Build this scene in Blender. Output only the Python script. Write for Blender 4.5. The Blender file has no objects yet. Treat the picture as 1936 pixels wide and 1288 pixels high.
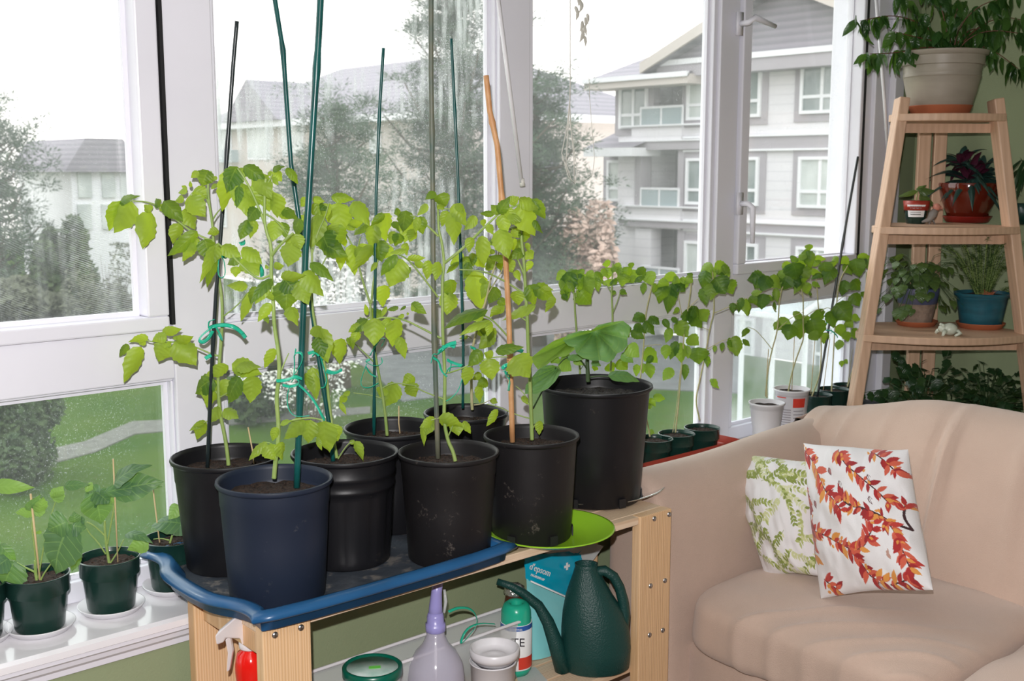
import bpy, math, random
import numpy as np
from mathutils import Vector, noise
random.seed(7)
C = bpy.context.scene.collection
# ---------------------------------------------------------------- camera, sky, flash
FP = 2167.; PIT = math.radians(8.5); AZ = math.radians(41.4)
CAM = Vector((0, 0, 1.55))
FW = Vector((math.sin(AZ)*math.cos(PIT), math.cos(AZ)*math.cos(PIT), -math.sin(PIT)))
RT = Vector((math.cos(AZ), -math.sin(AZ), 0)); UP = RT.cross(FW)
HF = Vector((math.sin(AZ), math.cos(AZ), 0))
cd = bpy.data.cameras.new('camera'); cam = bpy.data.objects.new('camera', cd); C.objects.link(cam)
cam.location = CAM; cam.rotation_euler = (math.pi/2-PIT, 0, -AZ)
cd.sensor_width = 36; cd.lens = 36*FP/1936; cd.dof.use_dof = True; cd.dof.focus_distance = 2.5; cd.dof.aperture_fstop = 9; cd.clip_start = .02; cd.clip_end = 400
sc = bpy.context.scene; sc.camera = cam
sc.view_settings.view_transform = 'Standard'; sc.view_settings.look = 'None'
sc.view_settings.gamma = 1; sc.view_settings.use_curve_mapping = False
sc.view_settings.exposure = 0.0
W = bpy.data.worlds.new('sky'); sc.world = W; W.use_nodes = True
nt = W.node_tree; bg = nt.nodes['Background']
tc = nt.nodes.new('ShaderNodeTexCoord'); sx = nt.nodes.new('ShaderNodeSeparateXYZ'); rp = nt.nodes.new('ShaderNodeValToRGB')
nt.links.new(tc.outputs['Generated'], sx.inputs[0]); nt.links.new(sx.outputs['Z'], rp.inputs[0]); nt.links.new(rp.outputs[0], bg.inputs[0])
rp.color_ramp.elements[0].color = (1, .96, .92, 1); rp.color_ramp.elements[1].color = (.93, .97, 1, 1); rp.color_ramp.elements[1].position = .5
bg.inputs[1].default_value = 2.7
fl = bpy.data.lights.new('camera_flash', 'POINT'); fl.energy = 205; fl.shadow_soft_size = .012; fl.color = (1, .965, .96)
flo = bpy.data.objects.new('camera_flash', fl); C.objects.link(flo); flo.location = CAM + UP*.12 - RT*.03 - FW*.02
sun = bpy.data.lights.new('hazy_low_sun', 'SUN'); sun.energy = .7; sun.angle = math.radians(12); sun.color = (1, .95, .88)
so = bpy.data.objects.new('hazy_low_sun', sun); C.objects.link(so)
so.rotation_euler = Vector((-.35, .75, .62)).to_track_quat('Z', 'Y').to_euler()

# ---------------------------------------------------------------- pixel frame to the place
def ray(x, y): return FW + RT*((x-968)/FP) + UP*((644-y)/FP)
def onp(x, y, ax, v):
    d = ray(x, y); return CAM + d*((v-CAM[ax])/d[ax])
def V(x, y, h):                      # point at horizontal forward distance h
    d = ray(x, y); return CAM + d*(h/d.dot(HF))
def hd(X, Y): return X*HF.x + Y*HF.y
# ---------------------------------------------------------------- materials
M = {}
def mat(n, col, rough=.6, metal=0, spec=.5, var=0, vs=8, bump=0, bs=40, col2=None, trans=0, alpha=1, dots=None, coat=0, sheen=0, stretch=None, emit=None):
    m = bpy.data.materials.new(n); m.use_nodes = True; t = m.node_tree; N = t.nodes; L = t.links
    b = N['Principled BSDF']
    b.inputs['Base Color'].default_value = (*col, 1); b.inputs['Roughness'].default_value = rough
    b.inputs['Metallic'].default_value = metal; b.inputs['Specular IOR Level'].default_value = spec
    b.inputs['Transmission Weight'].default_value = trans; b.inputs['Alpha'].default_value = alpha
    b.inputs['Coat Weight'].default_value = coat; b.inputs['Sheen Weight'].default_value = sheen
    if emit: b.inputs['Emission Color'].default_value = (*emit[0], 1); b.inputs['Emission Strength'].default_value = emit[1]
    co = N.new('ShaderNodeTexCoord'); mp = N.new('ShaderNodeMapping'); L.new(co.outputs['Object'], mp.inputs[0])
    if stretch: mp.inputs['Scale'].default_value = stretch
    out = None
    if var or col2:
        nz = N.new('ShaderNodeTexNoise'); nz.inputs['Scale'].default_value = vs; nz.inputs['Detail'].default_value = 5
        L.new(mp.outputs[0], nz.inputs['Vector'])
        r = N.new('ShaderNodeValToRGB'); r.color_ramp.elements[0].position = .35; r.color_ramp.elements[1].position = .65
        c2 = col2 or tuple(min(1, c*(1+var)) for c in col); c1 = col if col2 else tuple(c*(1-var) for c in col)
        r.color_ramp.elements[0].color = (*c1, 1); r.color_ramp.elements[1].color = (*c2, 1)
        L.new(nz.outputs['Fac'], r.inputs[0]); out = r.outputs[0]
    if dots:
        nz = N.new('ShaderNodeTexNoise'); nz.inputs['Scale'].default_value = dots[1]; nz.inputs['Detail'].default_value = 6; nz.inputs['Roughness'].default_value = .75
        L.new(mp.outputs[0], nz.inputs['Vector'])
        r = N.new('ShaderNodeValToRGB'); r.color_ramp.elements[0].position = dots[2]; r.color_ramp.elements[1].position = dots[2]+.08
        L.new(nz.outputs['Fac'], r.inputs[0])
        mx = N.new('ShaderNodeMix'); mx.data_type = 'RGBA'; L.new(r.outputs[0], mx.inputs[0])
        if out: L.new(out, mx.inputs[6])
        else: mx.inputs[6].default_value = (*col, 1)
        mx.inputs[7].default_value = (*dots[0], 1); out = mx.outputs[2]
    if out: L.new(out, b.inputs['Base Color'])
    if bump:
        nb = N.new('ShaderNodeTexNoise'); nb.inputs['Scale'].default_value = bs; nb.inputs['Detail'].default_value = 4; L.new(mp.outputs[0], nb.inputs['Vector'])
        bp = N.new('ShaderNodeBump'); bp.inputs['Strength'].default_value = bump; bp.inputs['Distance'].default_value = .01
        L.new(nb.outputs['Fac'], bp.inputs['Height']); L.new(bp.outputs[0], b.inputs['Normal'])
    M[n] = m; return m
def wave_mat(n, c1, c2, scale, axis='X', dist=2, rough=.5, stretch=(1, 1, 1), bump=0, profile='SIN', r0=.3, r1=.7, detail=2, coord='Object'):
    m = mat(n, c1, rough); t = m.node_tree; N = t.nodes; L = t.links; b = N['Principled BSDF']
    co = N.new('ShaderNodeTexCoord'); mp = N.new('ShaderNodeMapping'); L.new(co.outputs[coord], mp.inputs[0]); mp.inputs['Scale'].default_value = stretch
    w = N.new('ShaderNodeTexWave'); w.bands_direction = axis; w.inputs['Scale'].default_value = scale; w.inputs['Distortion'].default_value = dist
    w.wave_profile = profile; w.inputs['Detail'].default_value = detail; L.new(mp.outputs[0], w.inputs[0])
    r = N.new('ShaderNodeValToRGB'); r.color_ramp.elements[0].position = r0; r.color_ramp.elements[1].position = r1
    r.color_ramp.elements[0].color = (*c1, 1); r.color_ramp.elements[1].color = (*c2, 1)
    L.new(w.outputs['Fac'], r.inputs[0]); L.new(r.outputs[0], b.inputs['Base Color'])
    if bump:
        bp = N.new('ShaderNodeBump'); bp.inputs['Strength'].default_value = bump; bp.inputs['Distance'].default_value = .01
        L.new(w.outputs['Fac'], bp.inputs['Height']); L.new(bp.outputs[0], b.inputs['Normal'])
    return m
def leaf_mat(n, top, under, tr, fac=.4, rough=.45, veins=1, spec=.4, vein=.35):
    m = bpy.data.materials.new(n); m.use_nodes = True; t = m.node_tree; N = t.nodes; L = t.links
    b = N['Principled BSDF']; b.inputs['Roughness'].default_value = rough; b.inputs['Specular IOR Level'].default_value = spec
    g = N.new('ShaderNodeNewGeometry'); mx = N.new('ShaderNodeMix'); mx.data_type = 'RGBA'
    mx.inputs[6].default_value = (*top, 1); mx.inputs[7].default_value = (*under, 1); L.new(g.outputs['Backfacing'], mx.inputs[0])
    uv = N.new('ShaderNodeUVMap'); uv.uv_map = 'UV'; s = N.new('ShaderNodeSeparateXYZ'); L.new(uv.outputs[0], s.inputs[0])
    a = N.new('ShaderNodeMath'); a.operation = 'SUBTRACT'; L.new(s.outputs[0], a.inputs[0]); a.inputs[1].default_value = .5
    ab = N.new('ShaderNodeMath'); ab.operation = 'ABSOLUTE'; L.new(a.outputs[0], ab.inputs[0])
    mid = N.new('ShaderNodeMath'); mid.operation = 'LESS_THAN'; L.new(ab.outputs[0], mid.inputs[0]); mid.inputs[1].default_value = .022
    # side veins: fract(s*6 - |v|*2.2) small
    m1 = N.new('ShaderNodeMath'); m1.operation = 'MULTIPLY'; L.new(ab.outputs[0], m1.inputs[0]); m1.inputs[1].default_value = 2.6
    m2 = N.new('ShaderNodeMath'); m2.operation = 'MULTIPLY_ADD'; L.new(s.outputs[1], m2.inputs[0]); m2.inputs[1].default_value = 6
    ng = N.new('ShaderNodeMath'); ng.operation = 'MULTIPLY'; L.new(m1.outputs[0], ng.inputs[0]); ng.inputs[1].default_value = -1
    L.new(ng.outputs[0], m2.inputs[2])
    fr = N.new('ShaderNodeMath'); fr.operation = 'PINGPONG'; L.new(m2.outputs[0], fr.inputs[0]); fr.inputs[1].default_value = .5
    sv = N.new('ShaderNodeMath'); sv.operation = 'LESS_THAN'; L.new(fr.outputs[0], sv.inputs[0]); sv.inputs[1].default_value = .045
    mm = N.new('ShaderNodeMath'); mm.operation = 'MAXIMUM'; L.new(mid.outputs[0], mm.inputs[0]); L.new(sv.outputs[0], mm.inputs[1])
    vm = N.new('ShaderNodeMath'); vm.operation = 'MULTIPLY'; L.new(mm.outputs[0], vm.inputs[0]); vm.inputs[1].default_value = vein if veins else 0
    tcn = N.new('ShaderNodeTexCoord'); nz = N.new('ShaderNodeTexNoise'); nz.inputs['Scale'].default_value = 14; L.new(tcn.outputs['Object'], nz.inputs['Vector'])
    hs = N.new('ShaderNodeMapRange'); L.new(nz.outputs['Fac'], hs.inputs[0]); hs.inputs[3].default_value = .7; hs.inputs[4].default_value = 1.35
    sc_ = N.new('ShaderNodeVectorMath'); sc_.operation = 'SCALE'; L.new(mx.outputs[2], sc_.inputs[0]); L.new(hs.outputs[0], sc_.inputs['Scale'])
    m3 = N.new('ShaderNodeMix'); m3.data_type = 'RGBA'; L.new(vm.outputs[0], m3.inputs[0]); L.new(sc_.outputs[0], m3.inputs[6])
    m3.inputs[7].default_value = (min(1, under[0]*1.6), min(1, under[1]*1.5), min(1, under[2]*1.6), 1)
    L.new(m3.outputs[2], b.inputs['Base Color'])
    bp = N.new('ShaderNodeBump'); bp.inputs['Strength'].default_value = .5; bp.inputs['Distance'].default_value = .002
    L.new(fr.outputs[0], bp.inputs['Height']); L.new(bp.outputs[0], b.inputs['Normal'])
    tr_ = N.new('ShaderNodeBsdfTranslucent'); ts = N.new('ShaderNodeVectorMath'); ts.operation = 'SCALE'; ts.inputs[0].default_value = tr; L.new(hs.outputs[0], ts.inputs['Scale'])
    m4 = N.new('ShaderNodeMix'); m4.data_type = 'RGBA'; L.new(vm.outputs[0], m4.inputs[0]); L.new(ts.outputs[0], m4.inputs[6]); m4.inputs[7].default_value = (tr[0]*.6, tr[1]*.6, tr[2]*.6, 1)
    L.new(m4.outputs[2], tr_.inputs[0])
    ms = N.new('ShaderNodeMixShader'); ms.inputs[0].default_value = fac; L.new(b.outputs[0], ms.inputs[1]); L.new(tr_.outputs[0], ms.inputs[2])
    L.new(ms.outputs[0], N['Material Output'].inputs[0]); M[n] = m; return m
def glass_mat(n, tint=(1, 1, 1), dirt=None):
    m = bpy.data.materials.new(n); m.use_nodes = True; t = m.node_tree; N = t.nodes; L = t.links
    for x in list(N):
        if x.type == 'BSDF_PRINCIPLED': N.remove(x)
    tr = N.new('ShaderNodeBsdfTransparent'); tr.inputs[0].default_value = (*tint, 1)
    gl = N.new('ShaderNodeBsdfGlossy'); gl.inputs['Roughness'].default_value = .02
    ge = N.new('ShaderNodeNewGeometry'); dt = N.new('ShaderNodeVectorMath'); dt.operation = 'DOT_PRODUCT'; L.new(ge.outputs['Incoming'], dt.inputs[0]); L.new(ge.outputs['True Normal'], dt.inputs[1])
    ab0 = N.new('ShaderNodeMath'); ab0.operation = 'ABSOLUTE'; L.new(dt.outputs['Value'], ab0.inputs[0])
    om = N.new('ShaderNodeMath'); om.operation = 'SUBTRACT'; om.inputs[0].default_value = 1; L.new(ab0.outputs[0], om.inputs[1])
    pw0 = N.new('ShaderNodeMath'); pw0.operation = 'POWER'; L.new(om.outputs[0], pw0.inputs[0]); pw0.inputs[1].default_value = 5
    fr = N.new('ShaderNodeMath'); fr.operation = 'MULTIPLY_ADD'; L.new(pw0.outputs[0], fr.inputs[0]); fr.inputs[1].default_value = .7; fr.inputs[2].default_value = .03
    ms = N.new('ShaderNodeMixShader'); L.new(fr.outputs[0], ms.inputs[0]); L.new(tr.outputs[0], ms.inputs[1]); L.new(gl.outputs[0], ms.inputs[2])
    last = ms
    if dirt:
        co = N.new('ShaderNodeTexCoord')
        def noi(scale, st, lo, hi, rot=0, detail=8, off=(0, 0, 0)):
            mp = N.new('ShaderNodeMapping'); mp.inputs['Scale'].default_value = st; mp.inputs['Rotation'].default_value = (0, rot, 0); mp.inputs['Location'].default_value = off
            L.new(co.outputs['Object'], mp.inputs[0])
            nz = N.new('ShaderNodeTexNoise'); nz.inputs['Scale'].default_value = scale; nz.inputs['Detail'].default_value = detail; nz.inputs['Roughness'].default_value = .65
            L.new(mp.outputs[0], nz.inputs['Vector']); mr = N.new('ShaderNodeMapRange'); mr.inputs[1].default_value = lo; mr.inputs[2].default_value = hi
            L.new(nz.outputs['Fac'], mr.inputs[0]); return mr.outputs[0]
        def op(o, a, b_):
            q = N.new('ShaderNodeMath'); q.operation = o
            for i, v in enumerate((a, b_)):
                if isinstance(v, (int, float)): q.inputs[i].default_value = v
                else: L.new(v, q.inputs[i])
            return q.outputs[0]
        tot = 0.03
        for kind, st in dirt:
            if kind == 'runs':        # vertical water marks, within z range
                a = noi(3, (22, 1, 1.3), .45, .75, detail=10); b_ = noi(2.2, (1, 1, 1), .42, .62, off=(3, 0, 1.7))
                tot = op('ADD', tot, op('MULTIPLY', op('MULTIPLY', a, b_), st))
            if kind == 'specks':
                a = noi(260, (1, 1, 1), .60, .72, detail=2); b_ = noi(2, (1, 1, 1), .4, .6)
                tot = op('ADD', tot, op('MULTIPLY', op('MULTIPLY', a, b_), st))
            if kind == 'film':
                a = noi(1.6, (1, 1, 1), .3, .75, detail=4); tot = op('ADD', tot, op('MULTIPLY', a, st))
            if kind == 'arcs':
                w = N.new('ShaderNodeTexWave'); w.wave_type = 'RINGS'; w.rings_direction = 'Y'; w.inputs['Scale'].default_value = 75; w.inputs['Distortion'].default_value = 3.5; w.inputs['Detail'].default_value = 3; w.inputs['Detail Scale'].default_value = .5
                mp = N.new('ShaderNodeMapping'); mp.inputs['Location'].default_value = (-.66, 0, -1.26); L.new(co.outputs['Object'], mp.inputs[0]); L.new(mp.outputs[0], w.inputs[0])
                pw = op('POWER', w.outputs['Fac'], 3.5); b_ = op('MULTIPLY', noi(4, (1, 1, 1), .40, .62, off=(1, 0, 2)), noi(40, (1, 1, 1), .25, .7))
                tot = op('ADD', tot, op('MULTIPLY', op('MULTIPLY', pw, b_), st))
        df = N.new('ShaderNodeBsdfTranslucent'); df.inputs[0].default_value = (.86, .9, .9, 1)
        d2 = N.new('ShaderNodeBsdfDiffuse'); d2.inputs[0].default_value = (.3, .31, .31, 1)
        dm = N.new('ShaderNodeMixShader'); dm.inputs[0].default_value = .35; L.new(df.outputs[0], dm.inputs[1]); L.new(d2.outputs[0], dm.inputs[2])
        m5 = N.new('ShaderNodeMixShader'); cl = N.new('ShaderNodeClamp'); cl.inputs[2].default_value = .8
        L.new(tot, cl.inputs[0]) if not isinstance(tot, float) else None
        L.new(cl.outputs[0], m5.inputs[0]); L.new(ms.outputs[0], m5.inputs[1]); L.new(dm.outputs[0], m5.inputs[2]); last = m5
    L.new(last.outputs[0], N['Material Output'].inputs[0]); M[n] = m; return m
def attr_mat(n, rough=.8, bump=.2, sheen=.2):
    m = mat(n, (1, 1, 1), rough, bump=bump, bs=600, sheen=sheen); t = m.node_tree
    a = t.nodes.new('ShaderNodeVertexColor'); a.layer_name = 'print'; t.links.new(a.outputs[0], t.nodes['Principled BSDF'].inputs['Base Color']); return m

mat('upvc', (.79, .79, .86), .35, var=.03, vs=3)
mat('upvc_trim', (.79, .79, .86), .4)
mat('sill_paint', (.82, .81, .84), .16, coat=.3, dots=((.45, .4, .35), 60, .72))
mat('gasket', (.012, .012, .014), .5)
wg = mat('wall_green', (.27, .32, .185), .85, var=.04, vs=3, bump=.12, bs=220)
mat('ceiling_white', (.36, .36, .35), .9)
mat('room_paint', (.09, .10, .075), .9)
wave_mat('floor_wood', (.09, .05, .028), (.13, .075, .04), 4, dist=6, rough=.4, stretch=(1, .2, 1))
glass_mat('glass_smeared', (1, 1, 1), [('arcs', .5), ('film', .10), ('specks', .4), ('runs', .25)])
glass_mat('glass_runs', (1, 1, 1), [('runs', 1.5), ('specks', .8), ('film', .12)])
glass_mat('glass_dusty', (1, 1, 1), [('specks', .35), ('film', .12)])
glass_mat('glass_low', (.97, 1, .98), [('specks', .45), ('film', .035)])
glass_mat('glass_milky', (.97, .99, 1), [('film', .55), ('specks', .3)])
wave_mat('pine', (.70, .44, .23), (.78, .53, .31), 6, 'X', 5, .55, (9, 9, .35), .12, detail=3)
wave_mat('pine_plank', (.66, .47, .31), (.80, .62, .45), 6, 'Y', 5, .55, (.35, 9, 9), .1, detail=3)
wave_mat('maple', (.60, .39, .26), (.65, .43, .29), 3, 'X', 4, .5, (6, 6, .4), .05)
mat('black_plastic', (.009, .009, .011), .42, spec=.35, dots=((.06, .05, .042), 30, .65), bump=.08, bs=18)
mat('black_dusty', (.011, .010, .011), .5, spec=.35, dots=((.10, .085, .075), 22, .615), bump=.1, bs=18)
mat('navy_plastic', (.014, .021, .040), .48, spec=.35, dots=((.05, .055, .07), 25, .64))
mat('green_pot', (.008, .033, .026), .25, bump=.05, bs=12)
mat('soil', (.016, .009, .006), .95, col2=(.050, .026, .016), vs=120, bump=1, bs=160, dots=((.18, .13, .1), 220, .68))
mat('soil_black', (.012, .010, .009), .8, col2=(.035, .028, .022), vs=120, bump=1, bs=160, dots=((.2, .17, .14), 260, .70))
mat('tray_blue', (.018, .095, .23), .3, var=.15, vs=5)
mat('tray_floor', (.05, .06, .075), .35, dots=((.17, .16, .15), 14, .52), bump=.25, bs=30)
mat('lime_plastic', (.32, .62, .03), .25)
mat('silver', (.80, .81, .84), .12, metal=1, bump=.15, bs=25)
mat('screw_steel', (.5, .5, .52), .3, metal=1)
mat('white_plastic', (.78, .77, .80), .35)
mat('clear_plastic', (.82, .86, .87), .12, alpha=.45)
mat('stake_green', (.006, .075, .07), .3, var=.2, vs=20)
mat('stake_dark', (.014, .022, .024), .3)
mat('bamboo', (.50, .24, .10), .5, col2=(.62, .34, .16), vs=30)
mat('bamboo_old', (.16, .15, .10), .5, col2=(.07, .11, .09), vs=14)
mat('skewer', (.58, .44, .24), .6)
mat('ribbon', (.02, .50, .32), .25, alpha=.86)
mat('red_liquid', (.72, .012, .008), .12, coat=.4)
mat('sprayer_white', (.80, .76, .78), .3, alpha=.93)
mat('violet_plastic', (.36, .34, .72), .3, alpha=.95)
mat('clear_violet', (.62, .60, .74), .12, alpha=.55)
mat('watering_green', (.006, .052, .046), .42, bump=.25, bs=260)
mat('lid_green', (.0, .12, .075), .3)
mat('lid_clear', (.30, .50, .43), .25, col2=(.62, .74, .70), vs=18)
mat('sticker', (.18, .75, .10), .5)
mat('bag_teal', (.0, .37, .55), .22, bump=.2, bs=14)
mat('bag_aqua', (.25, .68, .70), .22, bump=.2, bs=14)
mat('bag_clear', (.55, .58, .57), .15, bump=.5, bs=20)
mat('print_white', (.85, .87, .88), .4)
mat('label_blue', (.03, .12, .42), .3); mat('label_red', (.65, .05, .03), .3); mat('label_black', (.02, .02, .03), .3)
mat('paper', (.55, .58, .56), .6, dots=((.2, .2, .2), 300, .6))
mat('foil', (.75, .72, .7), .2, metal=.8, bump=1, bs=60)
mat('brown', (.07, .025, .012), .35)
mat('sofa', (.565, .42, .34), .95, var=.04, vs=5, bump=.25, bs=350, sheen=.3, dots=((.30, .2, .15), 38, .745))
attr_mat('pillow_print')
mat('pot_beige', (.33, .29, .235), .45, var=.08, vs=6, stretch=(1, 1, 4))
mat('terracotta', (.44, .135, .06), .7, var=.1, vs=9)
mat('pot_redglaze', (.12, .014, .006), .1, coat=.6)
mat('red_plastic', (.33, .035, .02), .35)
mat('red_saucer', (.28, .02, .015), .3)
mat('pot_stone', (.30, .225, .175), .8, var=.2, vs=40, bump=.4, bs=60)
mat('pot_blue', (.06, .09, .20), .4, col2=(.13, .13, .2), vs=25)
mat('pot_teal', (.015, .10, .14), .3, var=.2, vs=9, stretch=(1, 1, 5))
mat('frog', (.62, .66, .55), .25, coat=.3)
mat('bird_grey', (.25, .23, .21), .6); mat('bird_pink', (.55, .22, .16), .6)
mat('cord', (.75, .74, .68), .6)
# leaves
leaf_mat('tomato_leaf', (.055, .145, .026), (.27, .40, .055), (.47, .60, .015), .45)
leaf_mat('seedling_leaf', (.035, .11, .022), (.19, .32, .05), (.36, .54, .015), .40)
leaf_mat('cucumber_leaf', (.13, .29, .10), (.24, .40, .07), (.34, .58, .04), .35)
leaf_mat('eggplant_leaf', (.07, .16, .075), (.22, .38, .10), (.30, .5, .05), .28)
leaf_mat('ficus_leaf', (.022, .075, .014), (.06, .14, .03), (.12, .24, .02), .3, .3)
leaf_mat('rhoeo_leaf', (.022, .060, .050), (.09, .018, .04), (.03, .04, .02), .1, .4, 0)
leaf_mat('ivy_leaf', (.016, .050, .018), (.03, .07, .02), (.06, .12, .02), .2, .35)
leaf_mat('peperomia_leaf', (.07, .13, .035), (.12, .2, .05), (.2, .3, .04), .25, .35)
leaf_mat('fern_leaf', (.05, .115, .03), (.05, .11, .03), (.12, .2, .02), .3, .6, 0)
mat('stem_green', (.30, .40, .12), .5, col2=(.22, .33, .08), vs=30)
mat('stem_pale', (.50, .44, .27), .55, col2=(.36, .38, .16), vs=40)
mat('stem_brown', (.13, .05, .025), .5)
mat('stem_dark', (.05, .09, .03), .5)
# outdoors
mat('lawn', (.030, .074, .006), .95, spec=.05, col2=(.058, .098, .012), vs=.35, bump=.3, bs=3, dots=((.075, .085, .03), 2.2, .60))
mat('gravel', (.13, .125, .11), .95, var=.15, vs=6)
mat('asphalt', (.13, .13, .135), .9, var=.15, vs=2)
mat('conifer', (.030, .060, .032), .9, col2=(.06, .10, .05), vs=2)
mat('shrub_dark', (.03, .055, .02), .9, col2=(.06, .09, .03), vs=2)
mat('bare_twigs', (.10, .11, .07), .9)
mat('bark', (.10, .075, .055), .9)
mat('blossom_white', (.80, .78, .74), .8); mat('blossom_pink', (.62, .46, .38), .8)
wave_mat('siding', (.60, .585, .62), (.70, .685, .71), 1.15, 'Z', 0, .7, (1, 1, 1), profile='SAW', r0=0, r1=.25)
mat('house_taupe', (.36, .335, .36), .8); mat('house_white', (.78, .79, .81), .6); mat('house_cream', (.55, .50, .46), .8)
wave_mat('shingle', (.23, .215, .245), (.29, .27, .30), 1.6, 'Z', .6, .9, (1, 1, 1), profile='SAW')
mat('house_pane', (.13, .17, .17), .06, coat=.5, col2=(.34, .38, .37), vs=.7)
mat('curtain_pane', (.44, .48, .46), .25, col2=(.6, .64, .62), vs=1.2)
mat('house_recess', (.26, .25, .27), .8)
mat('rail_glass', (.50, .60, .62), .1, alpha=.5)
mat('gutter', (.62, .60, .60), .5)

# ---------------------------------------------------------------- mesh builder and tagging
ORG = {}
class MB:
    def __init__(s): s.v = []; s.f = []; s.uv = {}; s.mi = {}; s.cur = 0
    def add(s, vs, fs, uvs=None):
        b = len(s.v); s.v += [tuple(p) for p in vs]
        for k, f in enumerate(fs):
            if s.cur: s.mi[len(s.f)] = s.cur
            if uvs: s.uv[len(s.f)] = [uvs[i] for i in f]
            s.f.append([b+i for i in f])
        return s
    def box(s, lo, hi):
        x0, y0, z0 = lo; x1, y1, z1 = hi
        return s.add([(x0, y0, z0), (x1, y0, z0), (x1, y1, z0), (x0, y1, z0), (x0, y0, z1), (x1, y0, z1), (x1, y1, z1), (x0, y1, z1)],
              [(0, 3, 2, 1), (4, 5, 6, 7), (0, 1, 5, 4), (1, 2, 6, 5), (2, 3, 7, 6), (3, 0, 4, 7)])
    def beam(s, a, b, w, d, side=(0, 1, 0)):          # board from a to b, width w along side, depth d
        a = Vector(a); b = Vector(b); t = (b-a).normalized(); sd = Vector(side); sd = (sd-t*sd.dot(t)).normalized(); n = t.cross(sd)
        vs = [p+sd*i*w/2+n*j*d/2 for p in (a, b) for i, j in ((-1, -1), (1, -1), (1, 1), (-1, 1))]
        return s.add(vs, [(3, 2, 1, 0), (4, 5, 6, 7), (0, 1, 5, 4), (1, 2, 6, 5), (2, 3, 7, 6), (3, 0, 4, 7)])
    def tube(s, pts, r, n=8, cap=True, flat=None):
        pts = [Vector(p) for p in pts]; rs = r if isinstance(r, (list, tuple)) else [r]*len(pts)
        b = len(s.v); vs = []; ref = None
        for i, p in enumerate(pts):
            t = (pts[min(i+1, len(pts)-1)]-pts[max(i-1, 0)])
            t = t.normalized() if t.length > 1e-9 else Vector((0, 0, 1))
            if ref is None: ref = t.orthogonal().normalized()
            ref = (ref-t*ref.dot(t)); ref = ref.normalized() if ref.length > 1e-6 else t.orthogonal().normalized()
            q = t.cross(ref)
            for k in range(n):
                a = 2*math.pi*k/n; vs.append(p+(ref*math.cos(a)+q*math.sin(a)*(flat or 1))*rs[i])
        fs = []
        for i in range(len(pts)-1):
            for k in range(n): fs.append((i*n+k, i*n+(k+1) % n, (i+1)*n+(k+1) % n, (i+1)*n+k))
        if cap: fs.append(tuple(range(n))[::-1]); fs.append(tuple((len(pts)-1)*n+k for k in range(n)))
        return s.add(vs, fs)
    def lathe(s, prof, c, n=48, sx=1, sy=1, mod=None):
        vs = []
        for i, (r, z) in enumerate(prof):
            for k in range(n):
                a = 2*math.pi*k/n; rr = r*(mod(a, z, i) if mod else 1)
                vs.append((c[0]+rr*math.cos(a)*sx, c[1]+rr*math.sin(a)*sy, c[2]+z))
        fs = [(i*n+k, i*n+(k+1) % n, (i+1)*n+(k+1) % n, (i+1)*n+k) for i in range(len(prof)-1) for k in range(n)]
        if prof[0][0] > 1e-5: fs.append(tuple(range(n))[::-1])
        if prof[-1][0] > 1e-5: fs.append(tuple((len(prof)-1)*n+k for k in range(n)))
        return s.add(vs, fs)
    def prism(s, poly, ext):                           # poly list of points, ext vector
        n = len(poly); e = Vector(ext); vs = [Vector(p) for p in poly]+[Vector(p)+e for p in poly]
        return s.add(vs, [tuple(range(n))[::-1], tuple(range(n, 2*n))]+[(i, (i+1) % n, n+(i+1) % n, n+i) for i in range(n)])
    def leaf(s, B, T, w, n, lob=.16, curl=.12, fold=.25, nl=4, ns=12, shape=.8, twist=0, droop=0):
        B = Vector(B); T = Vector(T); d = T-B; L = d.length
        if L < 1e-6: return s
        d /= L; n = Vector(n); n = (n-d*n.dot(d)); n = n.normalized() if n.length > 1e-4 else d.orthogonal().normalized(); sd = d.cross(n)
        vs = []; uvs = []; cols = (-1, -.55, 0, .55, 1)
        for i in range(ns+1):
            t = i/ns; hw = w*1.08*(t/.36)**.55*((1-t)/.64)**1.08 if 0 < t < 1 else 0
            saw = 1+lob*(.9-1.8*((t*nl+.15) % 1))*(1 if 0 < i < ns else 0)
            tw = twist*(t-.3); s2 = sd*math.cos(tw)+n*math.sin(tw); n2 = n*math.cos(tw)-sd*math.sin(tw)
            c = B+d*L*t+n*(curl*L*4*t*(1-t))+Vector((0, 0, -droop*L*t*t))
            for v in cols:
                k = saw if abs(v) == 1 else 1
                rip = .06*w*math.sin(t*17+v*2.)*abs(v)
                vs.append(c+s2*v*hw*k-n2*(fold*abs(v)*hw-rip)); uvs.append((v*.5+.5, t))
        fs = [(i*5+j, i*5+j+1, (i+1)*5+j+1, (i+1)*5+j) for i in range(ns) for j in range(4)]
        return s.add(vs, fs, uvs)
    def build(s, name, m, parent=None, smooth=True, col=None, auto=None, sub=0, bevel=0):
        me = bpy.data.meshes.new(name); o = bpy.data.objects.new(name, me); C.objects.link(o)
        off = ORG.get(parent.name, Vector()) if parent else Vector()
        me.from_pydata([(p[0]-off.x, p[1]-off.y, p[2]-off.z) for p in s.v], [], s.f)
        for mm in (m if isinstance(m, (list, tuple)) else [m]): me.materials.append(M[mm])
        if s.uv:
            u = me.uv_layers.new(name='UV')
            for pi, p in enumerate(me.polygons):
                q = s.uv.get(pi)
                if q:
                    for k, li in enumerate(p.loop_indices): u.data[li].uv = q[k]
        if s.mi:
            for k, v in s.mi.items(): me.polygons[k].material_index = v
        if smooth:
            me.polygons.foreach_set('use_smooth', [True]*len(me.polygons))
            if auto: me.set_sharp_from_angle(angle=math.radians(auto))
        if bevel:
            b = o.modifiers.new('bevel', 'BEVEL'); b.width = bevel; b.segments = 2; b.limit_method = 'ANGLE'
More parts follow.
